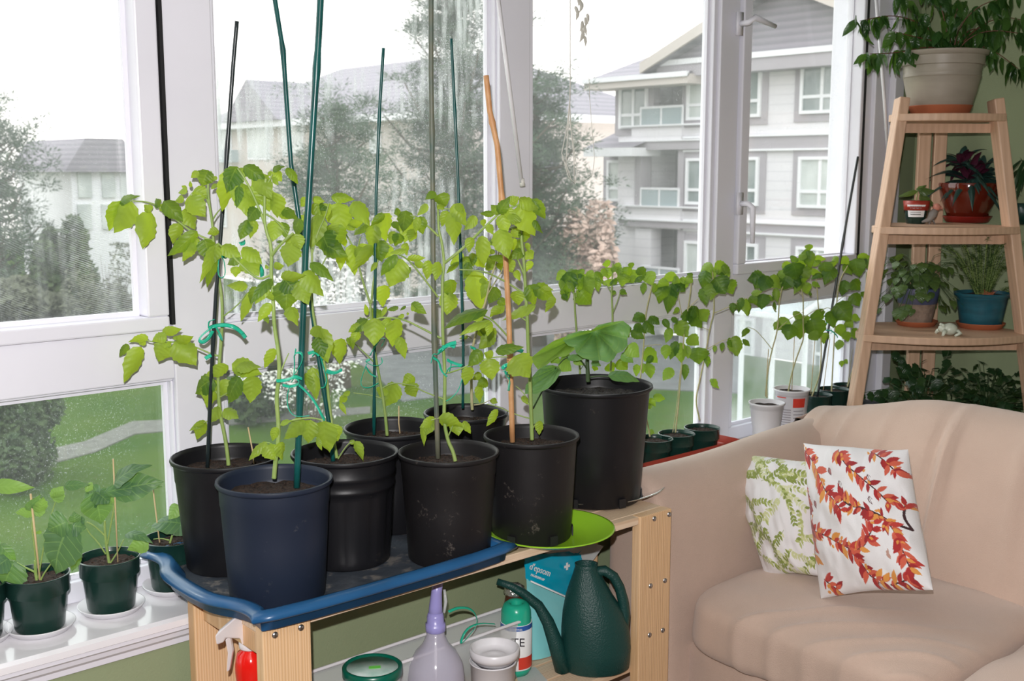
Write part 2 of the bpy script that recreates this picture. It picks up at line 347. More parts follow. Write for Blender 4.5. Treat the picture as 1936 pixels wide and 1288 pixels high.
        if sub:
            b = o.modifiers.new('sub', 'SUBSURF'); b.levels = sub; b.render_levels = sub
        if col is not None:
            a = me.color_attributes.new('print', 'FLOAT_COLOR', 'POINT'); a.data.foreach_set('color', np.asarray(col, dtype=np.float32).ravel())
        if parent: o.parent = parent
        ORG[o.name] = Vector(off) if parent else Vector()
        me.update(); return o
def tag(o, label, cat, group=None, kind=None):
    if label: o['label'] = label
    if cat: o['category'] = cat
    if group: o['group'] = group
    if kind: o['kind'] = kind
    return o
def thing(name, label, cat, loc, group=None):
    o = bpy.data.objects.new(name, None); C.objects.link(o); o.location = loc; o.empty_display_size = .05
    ORG[o.name] = Vector(loc); return tag(o, label, cat, group)
def struct(o): o['kind'] = 'structure'; return o
def text(body, size, m, parent, origin, xdir, ydir, ext=.0004, name='lettering', shear=0, sx=1):
    cu = bpy.data.curves.new('t', 'FONT'); cu.body = body; cu.size = size; cu.extrude = ext; cu.shear = shear
    t = bpy.data.objects.new('t', cu); C.objects.link(t)
    bpy.context.view_layer.update(); me = bpy.data.meshes.new_from_object(t.evaluated_get(bpy.context.evaluated_depsgraph_get()))
    xd = Vector(xdir).normalized(); yd = Vector(ydir); yd = (yd-xd*yd.dot(xd)).normalized(); nd = xd.cross(yd); mb = MB()
    mb.add([Vector(origin)+xd*v.co.x*sx+yd*v.co.y+nd*v.co.z for v in me.vertices], [tuple(p.vertices) for p in me.polygons])
    bpy.data.objects.remove(t); bpy.data.meshes.remove(me); bpy.data.curves.remove(cu)
    return mb.build(name, m, parent, smooth=False)
def tbox(mb, *a): return mb.box(*a)
def spl(P, it=2):
    P = [Vector(p) for p in P]
    for _ in range(it):
        Q = [P[0]]
        for a, b in zip(P, P[1:]): Q += [a*.75+b*.25, a*.25+b*.75]
        P = Q+[P[-1]]
    return P
# ---------------------------------------------------------------- the room
def sbox(name, lo, hi, m, parent=None, bevel=0):
    o = MB().box(lo, hi).build(name, m, parent, smooth=False, bevel=bevel)
    return o if parent else struct(o)
YF, YG = 2.29, 2.335      # frame face and glass
sbox('floor', (-5.2, -6.2, -.1), (4.2, 2.45, 0), 'floor_wood')
sbox('ceiling', (-5.2, -6.2, 2.5), (4.2, 2.45, 2.6), 'ceiling_white')
sbox('wall_right', (4.0, -6.2, 0), (4.2, 2.45, 2.5), 'wall_green')
sbox('wall_left', (-5.2, -6.2, 0), (-5.0, 2.45, 2.5), 'room_paint')
sbox('wall_back', (-5.0, -6.2, 0), (4.0, -6.0, 2.5), 'room_paint')
sbox('wall_window', (-5.0, 2.13, 0), (4.0, 2.45, .635), 'wall_green')
sbox('wall_window_head', (-5.0, 2.27, 2.3), (4.0, 2.45, 2.5), 'upvc_trim')
sbox('wall_window_side', (-5.0, 2.27, .66), (-.7, 2.45, 2.3), 'wall_green')
mb = MB().prism([(-2.0, 2.095, .660), (-2.0, 2.085, .655), (-2.0, 2.085, .642), (-2.0, 2.095, .637), (-2.0, 2.45, .637), (-2.0, 2.45, .66)], (6.0, 0, 0))
struct(mb.build('trim_sill', 'sill_paint', smooth=False))
mb = MB().prism([(-2.0, 2.13, .637), (-2.0, 2.098, .637), (-2.0, 2.098, .628), (-2.0, 2.106, .622), (-2.0, 2.109, .612), (-2.0, 2.118, .604), (-2.0, 2.12, .592), (-2.0, 2.13, .590)], (6.0, 0, 0))
struct(mb.build('trim_apron', 'upvc_trim', smooth=False))
sbox('wall_window_end', (3.875, 2.262, .66), (4.0, 2.45, 2.3), 'wall_green')
sbox('trim_corner', (3.715, 2.262, .66), (3.875, 2.45, 2.3), 'upvc_trim', bevel=.004)
sbox('trim_jamb', (3.80, 2.235, .66), (3.86, 2.262, 2.3), 'upvc_trim', bevel=.004)
# posts between the windows
for i, (a, b) in enumerate([(-.72, -.6), (.18, .29), (1.058, 1.172), (1.976, 2.083), (2.876, 2.968)]):
    sbox('trim_post_%d' % (i+1), (a, YF, .66), (b, 2.352, 2.3), 'upvc', bevel=.003)
bays = [(-.6, .18), (.29, 1.058), (1.172, 1.976), (2.083, 2.876), (2.968, 3.715)]
for i, (a, b) in enumerate(bays):
    sbox('trim_transom_%d' % (i+1), (a, YF+.002, 1.106), (b, 2.352, 1.214), 'upvc', bevel=.003)
def window(n, x0, x1, z0, z1, w, yf, glass, gw=None):
    e = bpy.data.objects.new('window_%d' % n, None); C.objects.link(e); e.location = ((x0+x1)/2, yf, z0); ORG[e.name] = Vector(e.location); e['kind'] = 'structure'
    m = MB(); l, r, b, t = w
    m.box((x0, yf, z0), (x1, 2.35, z0+b)); m.box((x0, yf, z1-t), (x1, 2.35, z1)); m.box((x0, yf, z0+b), (x0+l, 2.35, z1-t)); m.box((x1-r, yf, z0+b), (x1, 2.35, z1-t))
    m.build('window_frame', 'upvc', e, smooth=False, bevel=.004)
    m = MB(); q = .010 if n != 4 else .004; X0, X1, Z0, Z1 = x0+l, x1-r, z0+b, z1-t
    m.box((X0, YG-.014, Z0), (X1, YG-.004, Z0+q)); m.box((X0, YG-.014, Z1-q), (X1, YG-.004, Z1)); m.box((X0, YG-.014, Z0+q), (X0+q, YG-.004, Z1-q)); m.box((X1-q, YG-.014, Z0+q), (X1, YG-.004, Z1-q))
    m.build('glazing_bead', 'upvc_trim', e, smooth=False)
    MB().box((X0-.004, YG, Z0-.004), (X1+.004, YG+.006, Z1+.004)).build('pane', glass, e, smooth=False)
    return e
window(1, .30, 1.046, 1.214, 2.3, (.05, .048, .030, .05), YF-.012, 'glass_smeared')
window(2, 1.172, 1.976, 1.214, 2.3, (.012, .006, .006, .03), YF+.012, 'glass_runs')
window(3, 2.083, 2.876, 1.214, 2.3, (.022, .020, .006, .03), YF+.012, 'glass_dusty')
w4 = window(4, 2.975, 3.668, 1.214, 2.3, (.042, .018, .034, .05), YF-.012, 'glass_dusty')
window(5, .29, 1.058, .66, 1.106, (.03, .006, .045, .006), YF+.012, 'glass_low')
window(6, 1.172, 1.976, .66, 1.106, (.012, .006, .045, .006), YF+.012, 'glass_low')
window(7, 2.083, 2.876, .66, 1.106, (.022, .020, .045, .006), YF+.012, 'glass_low')
window(8, 2.968, 3.715, .66, 1.106, (.030, .03, .045, .006), YF+.012, 'glass_milky')
window(9, -.6, .18, 1.214, 2.3, (.03, .03, .03, .03), YF+.012, 'glass_dusty')
window(10, -.6, .18, .66, 1.106, (.03, .03, .045, .006), YF+.012, 'glass_low')
sbox('trim_gasket_left', (1.0495, YF-.0125, 1.225), (1.0575, YF+.03, 2.3), 'gasket')
sbox('trim_gasket_right', (3.668, YF-.0122, 1.225), (3.680, YF+.03, 2.3), 'gasket')
sbox('trim_gasket_stile', (3.680, YF-.0122, 1.214), (3.7149, 2.35, 2.3), 'upvc')
# casement handles on window 4 and window 1
def handle(e, p, q, r, x):
    m = MB(); a = Vector(p)
    m.box((a.x-.014, YF-.02, a.z-.035), (a.x+.014, YF-.012, a.z+.035))
    m.tube([a+Vector((0, -.006, 0)), a+Vector((0, -.035, 0)), Vector(q), Vector(r)], [.009, .009, .010, .007], 10)
    m.build('handle', 'upvc_trim', e)
hp = onp(1398, 385, 1, YF-.015)
handle(w4, hp, hp+Vector((.010, -.045, -.012)), hp+Vector((.014, -.045, -.125)), 0)
hp2 = onp(1398, 45, 1, YF-.015)
handle(w4, hp2, hp2+Vector((.018, -.045, .016)), hp2+Vector((.11, -.055, -.004)), 0)

# blind wand, lift cords, jamb rod
o = MB().tube([onp(938, -30, 1, 2.20), onp(986, 345, 1, 2.245)], .0052, 8).build('blind_wand', 'white_plastic')
tag(o, 'thin white plastic blind wand hanging before the centre mullion', 'wand')
t_ = MB().tube([onp(986, 338, 1, 2.245), onp(988, 352, 1, 2.245)], .007, 8).build('end_cap', 'cord', o)
m = MB(); P_ = lambda x, y: onp(x, y, 1, 2.235)
m.tube([P_(1078, -20), P_(1078, 180), P_(1072, 240), P_(1062, 290), P_(1075, 335), P_(1088, 348), P_(1091, 320), P_(1080, 250), P_(1077, 190)], .0013, 5)
m.tube([P_(1078, 180), P_(1073, 260), P_(1070, 310), P_(1080, 340), P_(1086, 345), P_(1085, 300), P_(1078, 230), P_(1077, 170)], .0013, 5)
m.tube([P_(1115, 190), P_(1119, 240), P_(1124, 300), P_(1120, 330), P_(1105, 342), P_(1090, 344)], .0009, 5)
m.tube([P_(1115, 190), P_(1112, 100), P_(1112, -20)], .0007, 5)
tag(m.build('looped_string', 'cord'), 'looped cream blind string hanging in front of the third window', 'string')
o = MB().tube([onp(1655, -20, 1, 2.2), onp(1672, 190, 1, 2.2), onp(1679, 300, 1, 2.215)], .0055, 8).build('curtain_rod', 'white_plastic')
tag(o, 'slender white wand hanging by the right window jamb behind hanging leaves', 'wand')
m = MB(); rnd = random.Random(3)
for k in range(12):
    x = 1095+rnd.uniform(-8, 16); y = k*7-10; a = onp(x, y, 1, 2.24); m.leaf(a, a+Vector((rnd.uniform(-.018, .018), 0, -.03)), .006, (0, -1, 0), 0)
tag(m.build('hanging_charm', 'cord'), 'small pale leafy charm hanging high in the third window', 'ornament')

# ---------------------------------------------------------------- pine bench
BX0, BX1, BY0, BY1 = .978, 2.115, 1.80, 2.082
bench = thing('plant_bench', 'low pine bench with two shelves under the tomato pots', 'bench', ((BX0+BX1)/2, 1.94, 0))
legs = {}
for nm, x0, x1, y in (('fl', BX0, BX0+.102, BY0), ('fr', BX1-.114, BX1, BY0), ('bl', BX0-.014, BX0+.086, 2.052), ('br', BX1-.1, BX1, 2.052)):
    legs[nm] = MB().box((x0, y, 0), (x1, y+.028, .7185)).build('leg', 'pine', bench, smooth=False, bevel=.003)
def screw(x, z, y, par):
    MB().lathe([(0, 0), (.0045, .001), (.0062, 0), (.0064, -.002)][::1], (0, 0, 0), 12).v
    m = MB(); n = 12
    vs = [(x, y-.003, z)]+[(x+.006*math.cos(2*math.pi*k/n), y-.002, z+.006*math.sin(2*math.pi*k/n)) for k in range(n)]+[(x+.0068*math.cos(2*math.pi*k/n), y+.001, z+.0068*math.sin(2*math.pi*k/n)) for k in range(n)]
    m.add(vs, [(0, 1+k, 1+(k+1) % n) for k in range(n)]+[(1+k, n+1+k, n+1+(k+1) % n, 1+(k+1) % n) for k in range(n)])
    m.build('screw', 'screw_steel', par)
for x, y in ((520, 1201), (569, 1187)): p = onp(x, y, 1, BY0); screw(p.x, p.z, BY0, legs['fl'])
for x, y in ((1237, 981), (1265, 973), (1230, 1108), (1257, 1098), (1228, 1201), (1253, 1192)): p = onp(x, y, 1, BY0); screw(p.x, p.z, BY0, legs['fr'])
for zt, nm in ((.7185, 'top'), (.33, 'low')):
    for k in range(3):
        y0 = BY0+.030+k*.076; x0, x1 = (BX0+.003, BX1-.003)
        MB().box((x0, y0, zt-.019), (x1, y0+.070, zt)).build('shelf_plank', 'pine_plank', bench, smooth=False, bevel=.002)
    for x in (BX0+.005, BX1-.03):
        MB().box((x, BY0+.030, zt-.062), (x+.022, 2.05, zt-.0195)).build('side_rail', 'pine', bench, smooth=False, bevel=.002)
MB().box((BX0+.104, BY0+.004, .6995), (BX1-.116, BY0+.029, .7185)).build('front_rail', 'pine_plank', bench, smooth=False, bevel=.002)

# ---------------------------------------------------------------- tray, plate, platter
def offs(poly, d):
    n = len(poly); out = []
    for i in range(n):
        a = Vector(poly[i-1]); b = Vector(poly[i]); c = Vector(poly[(i+1) % n])
        t = ((b-a).normalized()+(c-b).normalized()); t.normalize(); nn = Vector((-t.y, t.x)); k = max(.5, nn.dot(Vector((-(c-b).normalized().y, (c-b).normalized().x))))
        out.append(b+nn*d/k)
    return out
x0, x1, y0, y1 = .945, 1.575, 1.757, 2.262
cor = [(.0, .0), (.018, .05), (.012, .10), (-.012, .145), (-.022, .19)]       # ogee ends
left = [(x0+a, y0+b) for a, b in cor]; left2 = [(x0+a, y1-b) for a, b in cor]
poly = left2[:1]+left2[1:]+left[::-1]           # down the left side
poly += [(x1-(a), y0+b) for a, b in cor]+[(x1-a, y1-b) for a, b in cor][::-1]
poly = [Vector(p) for p in poly]
def smoothpoly(P, it=2):
    for _ in range(it):
        Q = []
        for i in range(len(P)):
            a, b = P[i], P[(i+1) % len(P)]
            Q += [a*.75+b*.25, a*.25+b*.75]
        P = Q
    return P
poly = smoothpoly(poly)
tray = thing('boot_tray', 'wide blue plastic tray holding five black pots on the bench', 'tray', (1.26, 2.0, .72))
rings = [(.020, .7195), (.012, .7205), (.009, .741), (-.005, .743), (-.008, .748), (-.002, .756), (.012, .760), (.022, .757), (.034, .738), (.042, .7245)]
vs = []; n = len(poly)
for d, z in rings:
    vs += [(p.x, p.y, z) for p in offs(poly, d)]
m = MB(); m.add(vs, [(i*n+k, i*n+(k+1) % n, (i+1)*n+(k+1) % n, (i+1)*n+k) for i in range(len(rings)-1) for k in range(n)]+[tuple(range(n))[::-1]])
rim = m.build('tray_rim', 'tray_blue', tray)
fl_ = [(p.x, p.y, .7245) for p in offs(poly, .042)]
MB().prism(fl_, (0, 0, .002)).build('tray_floor', 'tray_floor', tray, smooth=False)
def saucer(name, c, r, h, m, lab, cat='saucer', group=None, parent=None, base=.7, th=.002, lip=0):
    mb = MB(); mb.lathe([(0, 0), (r*base, 0), (r*base+.004, .001), (r-.001, h-th), (r+lip, h-.001), (r+lip, h), (r-th, h), (r*base, th+.001), (0, th)], c, 48)
    o = mb.build(name, m, parent)
    if parent is None: tag(o, lab, cat, group)
    return o
saucer('dinner_plate', (1.738, 1.842, .7187), .146, .022, 'lime_plastic', 'lime green plastic plate under the pot with the bamboo cane', 'plate', base=.66, th=.003, lip=.004)
m = MB(); m.lathe([(0, 0), (.09, 0), (.115, .001), (.150, .012), (.172, .016), (.174, .018), (.170, .019), (.148, .0145), (.113, .0035), (.112, .0032), (0, .003)], (2.082, 1.985, .7187), 64, 1, .70)
tag(m.build('serving_platter', 'silver'), 'oval shiny silver platter under the largest black pot', 'platter')

# ---------------------------------------------------------------- pots
def nursery_pot(label, X, Y, z0, rt, rb, h, mt='black_plastic', group=None, kind=0, name='potted_tomato', soil_m='soil', drop=.034, cat='potted plant', tilt=0):
    r = thing(name, label, cat, (X, Y, z0), group)
    th = .0025; prof = [(0, .003), (rb*.96, 0), (rb, .004)]
    def R(z): return rb+(rt*.955-rb)*(z/h)
    if kind == 0: prof += [(R(h*.5), h*.5), (R(h-.05), h-.05), (R(h-.05)+.0012, h-.047)]
    if kind == 1: prof += [(R(h-.075), h-.072), (R(h-.07)+.0018, h-.070), (R(h-.062)+.0018, h-.064), (R(h-.06)+.0004, h-.062), (R(h-.045), h-.045), (R(h-.04)+.0015, h-.043), (R(h-.03)+.0015, h-.036), (R(h-.025), h-.034)]
    if kind == 2: prof += [(R(h*.5), h*.5)]
    if kind == 3: prof += [(R(h*.55), h*.6), (R(h*.66)+.000, h*.66), (R(h*.66)+.004, h*.67)]
    if kind == 4: prof += [(R(h*.5), h*.5)]
    if kind == 3: prof += [(rt-.001, h-.003), (rt+.001, h-.001), (rt, h), (rt-.002, h)]
    else: prof += [(R(h-.012), h-.012), (rt-.001, h-.010), (rt+.001, h-.006), (rt, h-.001), (rt-.003, h), (rt-.0055, h-.002)]
    ri = rt-.006 if kind != 3 else rt-.004
    for k in range(1, 6): prof += [(ri-.0006*k, h-.006*k), (ri-.0006*k-.0012, h-.006*k-.003)]
    prof += [(R(h*.3)-.004, h*.3), (0, h*.3)]
    fl = None
    if kind == 1: fl = lambda a, z, i: 1-(.035*max(0, math.cos(a*12))**2 if z < h-.08 and z > .01 and i < 6 else 0)
    pm = MB()
    if kind == 1: prof = prof[:3]+[(R(.02), .02), (R(h*.5), h*.5), (R(h-.085), h-.085)]+prof[3:]
    pot = pm.lathe(prof, (X, Y, z0), 84 if kind == 1 else 56, mod=fl).build('pot', mt, r, auto=50)
    sm = MB(); zr = h-drop; n = 36; rr = (R(zr)-.004); rnd = random.Random(int(X*1000)); vs = [(X, Y, z0+zr)]; k = 0; rg = [.15, .3, .45, .6, .75, .88, 1]
    for q in rg:
        for i in range(n):
            a = 2*math.pi*i/n; vs.append((X+rr*q*math.cos(a), Y+rr*q*math.sin(a), z0+zr+noise.noise(Vector((q*math.cos(a)*5+X*9, q*math.sin(a)*5, 1)))*.07*rr+rnd.uniform(-.02, .02)*rr))
    sm.add(vs, [(0, 1+i, 1+(i+1) % n) for i in range(n)]+[(1+j*n+i, 1+(j+1)*n+i, 1+(j+1)*n+(i+1) % n, 1+j*n+(i+1) % n) for j in range(len(rg)-1) for i in range(n)])
    for c_ in range(int(70 if rr > .07 else 30)):       # crumbs of earth
        a = rnd.uniform(0, 6.28); q = rr*math.sqrt(rnd.uniform(0, .92)); s_ = rnd.uniform(.0012, .0035)*(1 if rr > .07 else .7)
        c = Vector((X+q*math.cos(a), Y+q*math.sin(a), z0+zr+s_*.6))
        sm.lathe([(0, -s_), (s_, -s_*.3), (s_*.8, s_*.6), (0, s_)], c, 5)
    sm.build('soil', soil_m, r)
    if kind == 2:                # moulded drain notches at the foot
        for k in range(6):
            a = math.radians(60*k-100); rr = rb+.0035; p = Vector((X+rr*math.cos(a), Y+rr*math.sin(a), z0+.014)); tg = Vector((-math.sin(a), math.cos(a), 0)); nn = Vector((math.cos(a), math.sin(a), 0))
            q = MB().beam(p-tg*.010, p+tg*.010, .022, .003, (0, 0, 1)); q.build('drain_notch', 'gasket', r, smooth=False)
    return r
GP = 'black nursery pots of staked tomato plants'
P = {}
P[1] = nursery_pot('tall tomato plant in a black pot at the tray back left corner', 1.09, 2.137, .7267, .1125, .088, .235, group=GP)
P[2] = nursery_pot('tomato plant in the dark navy pot at the tray front corner', 1.075, 1.912, .7267, .111, .092, .235, 'navy_plastic', group=GP)
P[3] = nursery_pot('tomato plant in the ribbed black pot behind the navy pot', 1.295, 2.003, .7267, .1125, .092, .235, 'black_plastic', kind=1, group=GP)
P[4] = nursery_pot('tomato plant in the black pot at the tray back by the window', 1.506, 2.130, .7267, .110, .086, .235, group=GP)
P[5] = nursery_pot('tomato plant in the scuffed black pot at the tray right end', 1.467, 1.868, .7267, .107, .088, .233, 'black_dusty', group=GP)
P[6] = nursery_pot('tomato plant in the hindmost black pot close to the window sill', 1.748, 2.155, .6615, .104, .078, .297, group=GP)
P[7] = nursery_pot('tomato plant with tan bamboo cane in the dusty pot on the lime plate', 1.70, 1.862, .7225, .1075, .090, .238, 'black_dusty', kind=2, group=GP)
P[8] = nursery_pot('young cucumber plant with one broad leaf in the largest black pot', 2.03, 1.985, .7222, .143, .115, .295, 'black_plastic', kind=2, name='potted_cucumber', soil_m='soil_black', drop=.035)
# ---------------------------------------------------------------- sofa
sofa = thing('sofa', 'beige slipcovered sofa with a rounded arm beside the window', 'sofa', (2.7, 1.3, 0))
def softbox(lo, hi, p=5, n=26, wr=0, fn=None, seed=0):
    c = [(a+b)/2 for a, b in zip(lo, hi)]; h = [(b-a)/2 for a, b in zip(lo, hi)]; mb = MB(); idx = {}
    vs = []; fs = []
    def vid(u):
        k = tuple(round(q, 5) for q in u)
        if k in idx: return idx[k]
        L = sum(abs(q)**p for q in u)**(1/p); q = [a/L for a in u]
        pt = Vector([c[i]+h[i]*q[i] for i in range(3)])
        if wr:
            nn = Vector([math.copysign(abs(q[i])**(p-1), q[i])/h[i] for i in range(3)]).normalized()
            pt += nn*wr*noise.noise(pt*7+Vector((seed, 0, 0)))
        if fn: pt = fn(pt, q)
        idx[k] = len(vs); vs.append(pt); return idx[k]
    R_ = [-1+2*i/n for i in range(n+1)]
    for ax in range(3):
        for sg in (-1, 1):
            for i in range(n):
                for j in range(n):
                    quad = []
                    for a, b in ((i, j), (i+1, j), (i+1, j+1), (i, j+1)):
                        u = [0, 0, 0]; u[ax] = sg; u[(ax+1) % 3] = R_[a]; u[(ax+2) % 3] = R_[b]; quad.append(vid(u))
                    fs.append(quad if sg > 0 else quad[::-1])
    return mb.add(vs, fs)
ss = lambda a, b, x: max(0, min(1, (x-a)/(b-a)))**2*(3-2*max(0, min(1, (x-a)/(b-a))))
MB().box((2.24, .33, .0), (3.12, 2.03, .25)).build('plinth', 'sofa', sofa, smooth=False, bevel=.01)
def basefn(p, q): p.x += .02*math.sin(p.y*7)*(1 if q[0] < 0 else 0); return p
softbox((2.215, .34, .02), (3.0, 1.875, .335), 14, 30, .004, basefn).build('front_skirt', 'sofa', sofa)
def armfn(p, q):
    # rises a little toward the back, rounded crest leaning to the window
    t = ss(2.2, 3.15, p.x); p.z += (.012*t)*(1 if q[2] > 0 else 0); return p
def arm_mesh(yo, sgn):
    vs = []; fs = []; nx = 30
    prof = [(0, .02), (-.004, .25), (.0, .50), (.004, .62), (.014, .70), (.040, .752), (.080, .774), (.125, .772), (.165, .745), (.192, .70), (.208, .62), (.220, .50), (.228, .35), (.228, .02)]
    xs = [2.150, 2.152, 2.162, 2.185]+[2.185+(3.12-2.185)*k/(nx) for k in range(1, nx+1)]
    for i, x in enumerate(xs):
        sh = [.05, .022, .006, 0][i] if i < 4 else 0
        for y, z in prof:
            yy = min(max(y, sh), .228-sh); zz = z-(sh if z > .5 else 0)
            w = noise.noise(Vector((x*3, y*8, z*5)))*.008
            rz = .03*ss(2.3, 3.1, x)*(z/.774)
            vs.append((x, yo-sgn*(yy+w*.6), zz+w+rz))
    n = len(prof); mb = MB()
    fs = [(i*n+k, (i+1)*n+k, (i+1)*n+k+1, i*n+k+1) for i in range(len(xs)-1) for k in range(n-1)]
    fs += [tuple(range(n))]
    if sgn < 0: fs = [f[::-1] for f in fs]
    return mb.add(vs, fs)
arm_mesh(2.062, 1).build('arm', 'sofa', sofa, sub=1)
arm_mesh(.13, -1).build('arm', 'sofa', sofa, sub=1)
def back_surface():
    vs = []; ny = 130; mb = MB()
    prof = [(2.72, .30), (2.745, .42), (2.775, .50), (2.815, .60), (2.86, .70), (2.90, .77), (2.955, .825), (3.01, .850), (3.06, .852), (3.11, .83), (3.14, .77), (3.15, .6), (3.15, .02)]
    def sm(P, it):
        for _ in range(it):
            Q = [P[0]]
            for a, b in zip(P, P[1:]): Q += [(a[0]*.75+b[0]*.25, a[1]*.75+b[1]*.25), (a[0]*.25+b[0]*.75, a[1]*.25+b[1]*.75)]
            P = Q+[P[-1]]
        return P
    prof = sm(prof, 2); n = len(prof)
    for i in range(ny+1):
        y = 2.055-(2.055-.12)*i/ny
        dz = -.055+.085*ss(2.03, 1.45, y) if y > 1.45 else .045
        if y > 1.45: dz = -.030+.075*ss(0, 1, (2.055-y)/.5)
        endr = ss(0, 1, (2.055-y)/.07)
        for k, (x, z) in enumerate(prof):
            top = ss(.45, .8, z)
            fold = 0
            for yc, wd, am, sl in ((1.93, .016, .018, .00), (1.83, .012, .012, .03), (1.70, .02, .006, -.02), (1.50, .016, .014, .05), (1.535, .014, -.008, .05), (1.30, .022, .007, .10), (1.17, .015, .012, .14), (1.09, .014, .014, .18), (1.02, .013, .012, .2), (.93, .03, .01, .1)):
                yy = yc-sl*(.85-z); fold += 1.5*am*math.exp(-((y-yy)/(wd*.8))**2)*ss(.42, .55, z)*(1-.75*ss(.76, .86, z))
            w = noise.noise(Vector((x*2, y*5, z*4)))*.012
            vs.append((x+(w-fold)*(1 if x < 3.1 else 0)+(1-endr)*.05*(-1 if x > 3.05 else 1), y, z+dz*top+w*.4+fold*.4*(x < 3.1)-(1-endr)*.04*top))
    fs = [(i*n+k, i*n+k+1, (i+1)*n+k+1, (i+1)*n+k) for i in range(ny) for k in range(n-1)]
    fs += [tuple(range(n))[::-1], tuple(ny*n+k for k in range(n))]
    return mb.add(vs, fs)
back_surface().build('backrest', 'sofa', sofa)
def cush(yl, yh, seed):
    def fn(p, q):
        if q[2] > 0:
            p.z += .014*(1-q[1]**2)*(1-q[0]**2)*max(0, q[2])**.5
        if q[0] < .3:      # pulled folds that radiate from the front corner
            for k in range(5):
                yy = yh-.24-.10*k; u = p.y-yy+(p.x-2.2)*(.9+.1*k)
                am = .0095*math.exp(-(u/.017)**2)*(1-ss(2.25, 2.6, p.x))*(1-ss(-.1, .3, q[0]))
                p.z += am*max(0, q[2]); p.x -= am*.8*max(0, -q[0])
        return p
    return softbox((2.165, yl, .315), (2.83, yh, .482), 5.5, 64, .010, fn, seed)
cush(1.135, 1.835, 0).build('seat_cushion', 'sofa', sofa)
cush(.36, 1.125, 5).build('seat_cushion', 'sofa', sofa)

# ---------------------------------------------------------------- cushions with printed branches
def paint_leaf(img, u, v, ang, L, wd, col):
    n = img.shape[0]; U, Vv = GRID
    du = U-u; dv = Vv-v; a = du*math.cos(ang)+dv*math.sin(ang); b = -du*math.sin(ang)+dv*math.cos(ang)
    t = a/L; ok = (t > 0) & (t < 1); hw = wd*np.sin(np.pi*np.clip(t, 0, 1)**.8); img[ok & (np.abs(b) < hw)] = col
def paint_line(img, pts, w, col):
    U, Vv = GRID
    for (a, b), (c, d) in zip(pts, pts[1:]):
        L2 = (c-a)**2+(d-b)**2+1e-9; t = np.clip(((U-a)*(c-a)+(Vv-b)*(d-b))/L2, 0, 1)
        img[np.hypot(U-a-t*(c-a), Vv-b-t*(d-b)) < w] = col
NG = 260
GRID = np.meshgrid(np.linspace(0, 1, NG+1), np.linspace(0, 1, NG+1))
def pillow(lab, corners, thick, img, bulge_dir, pinch=.06, seed=0):
    # corners: TL, TR, BR, BL (3D)
    TL, TR, BR, BL = [Vector(c) for c in corners]; n = NG; nn = (TR-TL).cross(BL-TL).normalized()
    if nn.dot(Vector(bulge_dir)) < 0: nn = -nn
    r = thing('throw_pillow', lab, 'pillow', (BL+BR)/2+nn*(-.02)+Vector((0, 0, 0)))
    for side, nm in ((1, 'front_cover'), (-1, 'back_cover')):
        vs = []
        for j in range(n+1):
            v = j/n
            for i in range(n+1):
                u = i/n; a = 2*u-1; b = 2*v-1
                base = (TL*(1-u)+TR*u)*(1-v)+(BL*(1-u)+BR*u)*v
                cen = (TL+TR+BL+BR)/4
                ed = max(0, (1-a*a))*max(0, (1-b*b))
                # edges drawn in between the corners
                pull = pinch*((1-a*a)*b*b+(1-b*b)*a*a)*(1+.5*math.sin(5*u+3*v+seed)); base = base+(cen-base)*pull
                th = thick*(ed**.5)
                wr = noise.noise(Vector((u*5+seed, v*5, 0)))*.010+noise.noise(Vector((u*13+seed, v*9, 4)))*.004
                rad = .004*math.sin(14*math.atan2(b, a)+seed)*ss(.4, 1, max(abs(a), abs(b)))*ed**.2
                vs.append(base+nn*side*(th+(wr+rad)*min(1, ed*6)))
        W_ = n+1; fs = [(j*W_+i, j*W_+i+1, (j+1)*W_+i+1, (j+1)*W_+i) for j in range(n) for i in range(n)]
        if side < 0: fs = [f[::-1] for f in fs]
        m = MB(); m.add(vs, fs); c4 = np.ones((W_*W_, 4)); c4[:, :3] = img.reshape(-1, 3)
        m.build(nm, 'pillow_print', r, col=c4)
    return r
white = np.array((.80, .79, .80))
im = np.ones((NG+1, NG+1, 3))*white; rnd = random.Random(11)
olive = [(.30, .36, .07), (.42, .48, .16), (.60, .63, .33), (.66, .68, .42), (.24, .30, .06)]
for s_ in range(40):
    u = rnd.uniform(-.05, 1); v = rnd.uniform(-.05, 1.0); ang = rnd.choice([.35, .6, -.5, 2.4, .9])+rnd.uniform(-.4, .4); pts = [(u, v)]
    for k in range(9):
        ang += rnd.uniform(-.25, .25)+.05; u += .034*math.cos(ang); v += .034*math.sin(ang); pts.append((u, v))
    c0 = rnd.choice(olive); paint_line(im, pts, .0025, np.array(c0)*.9+.1)
    for k, (a, b) in enumerate(pts[1:]):
        for sg in (-1, 1): paint_leaf(im, a, b, ang+sg*rnd.uniform(.5, 1.1), rnd.uniform(.040, .060), rnd.uniform(.010, .015), rnd.choice(olive) if rnd.random() < .35 else c0)
CR = lambda x, y, X, z=None: onp(x, y, 0, X)
pillow('cushion printed with small olive green leaf sprigs leaning behind the red one', (CR(1384, 856, 2.60), CR(1560, 872, 2.60), CR(1560, 1090, 2.46), CR(1448, 1094, 2.46)), .075, im, (-1, 0, 0), .05, 3)
im = np.ones((NG+1, NG+1, 3))*white; rnd = random.Random(5)
reds = [(.40, .02, .02), (.33, .015, .02), (.62, .11, .06), (.62, .11, .06), (.72, .30, .06), (.50, .04, .03)]
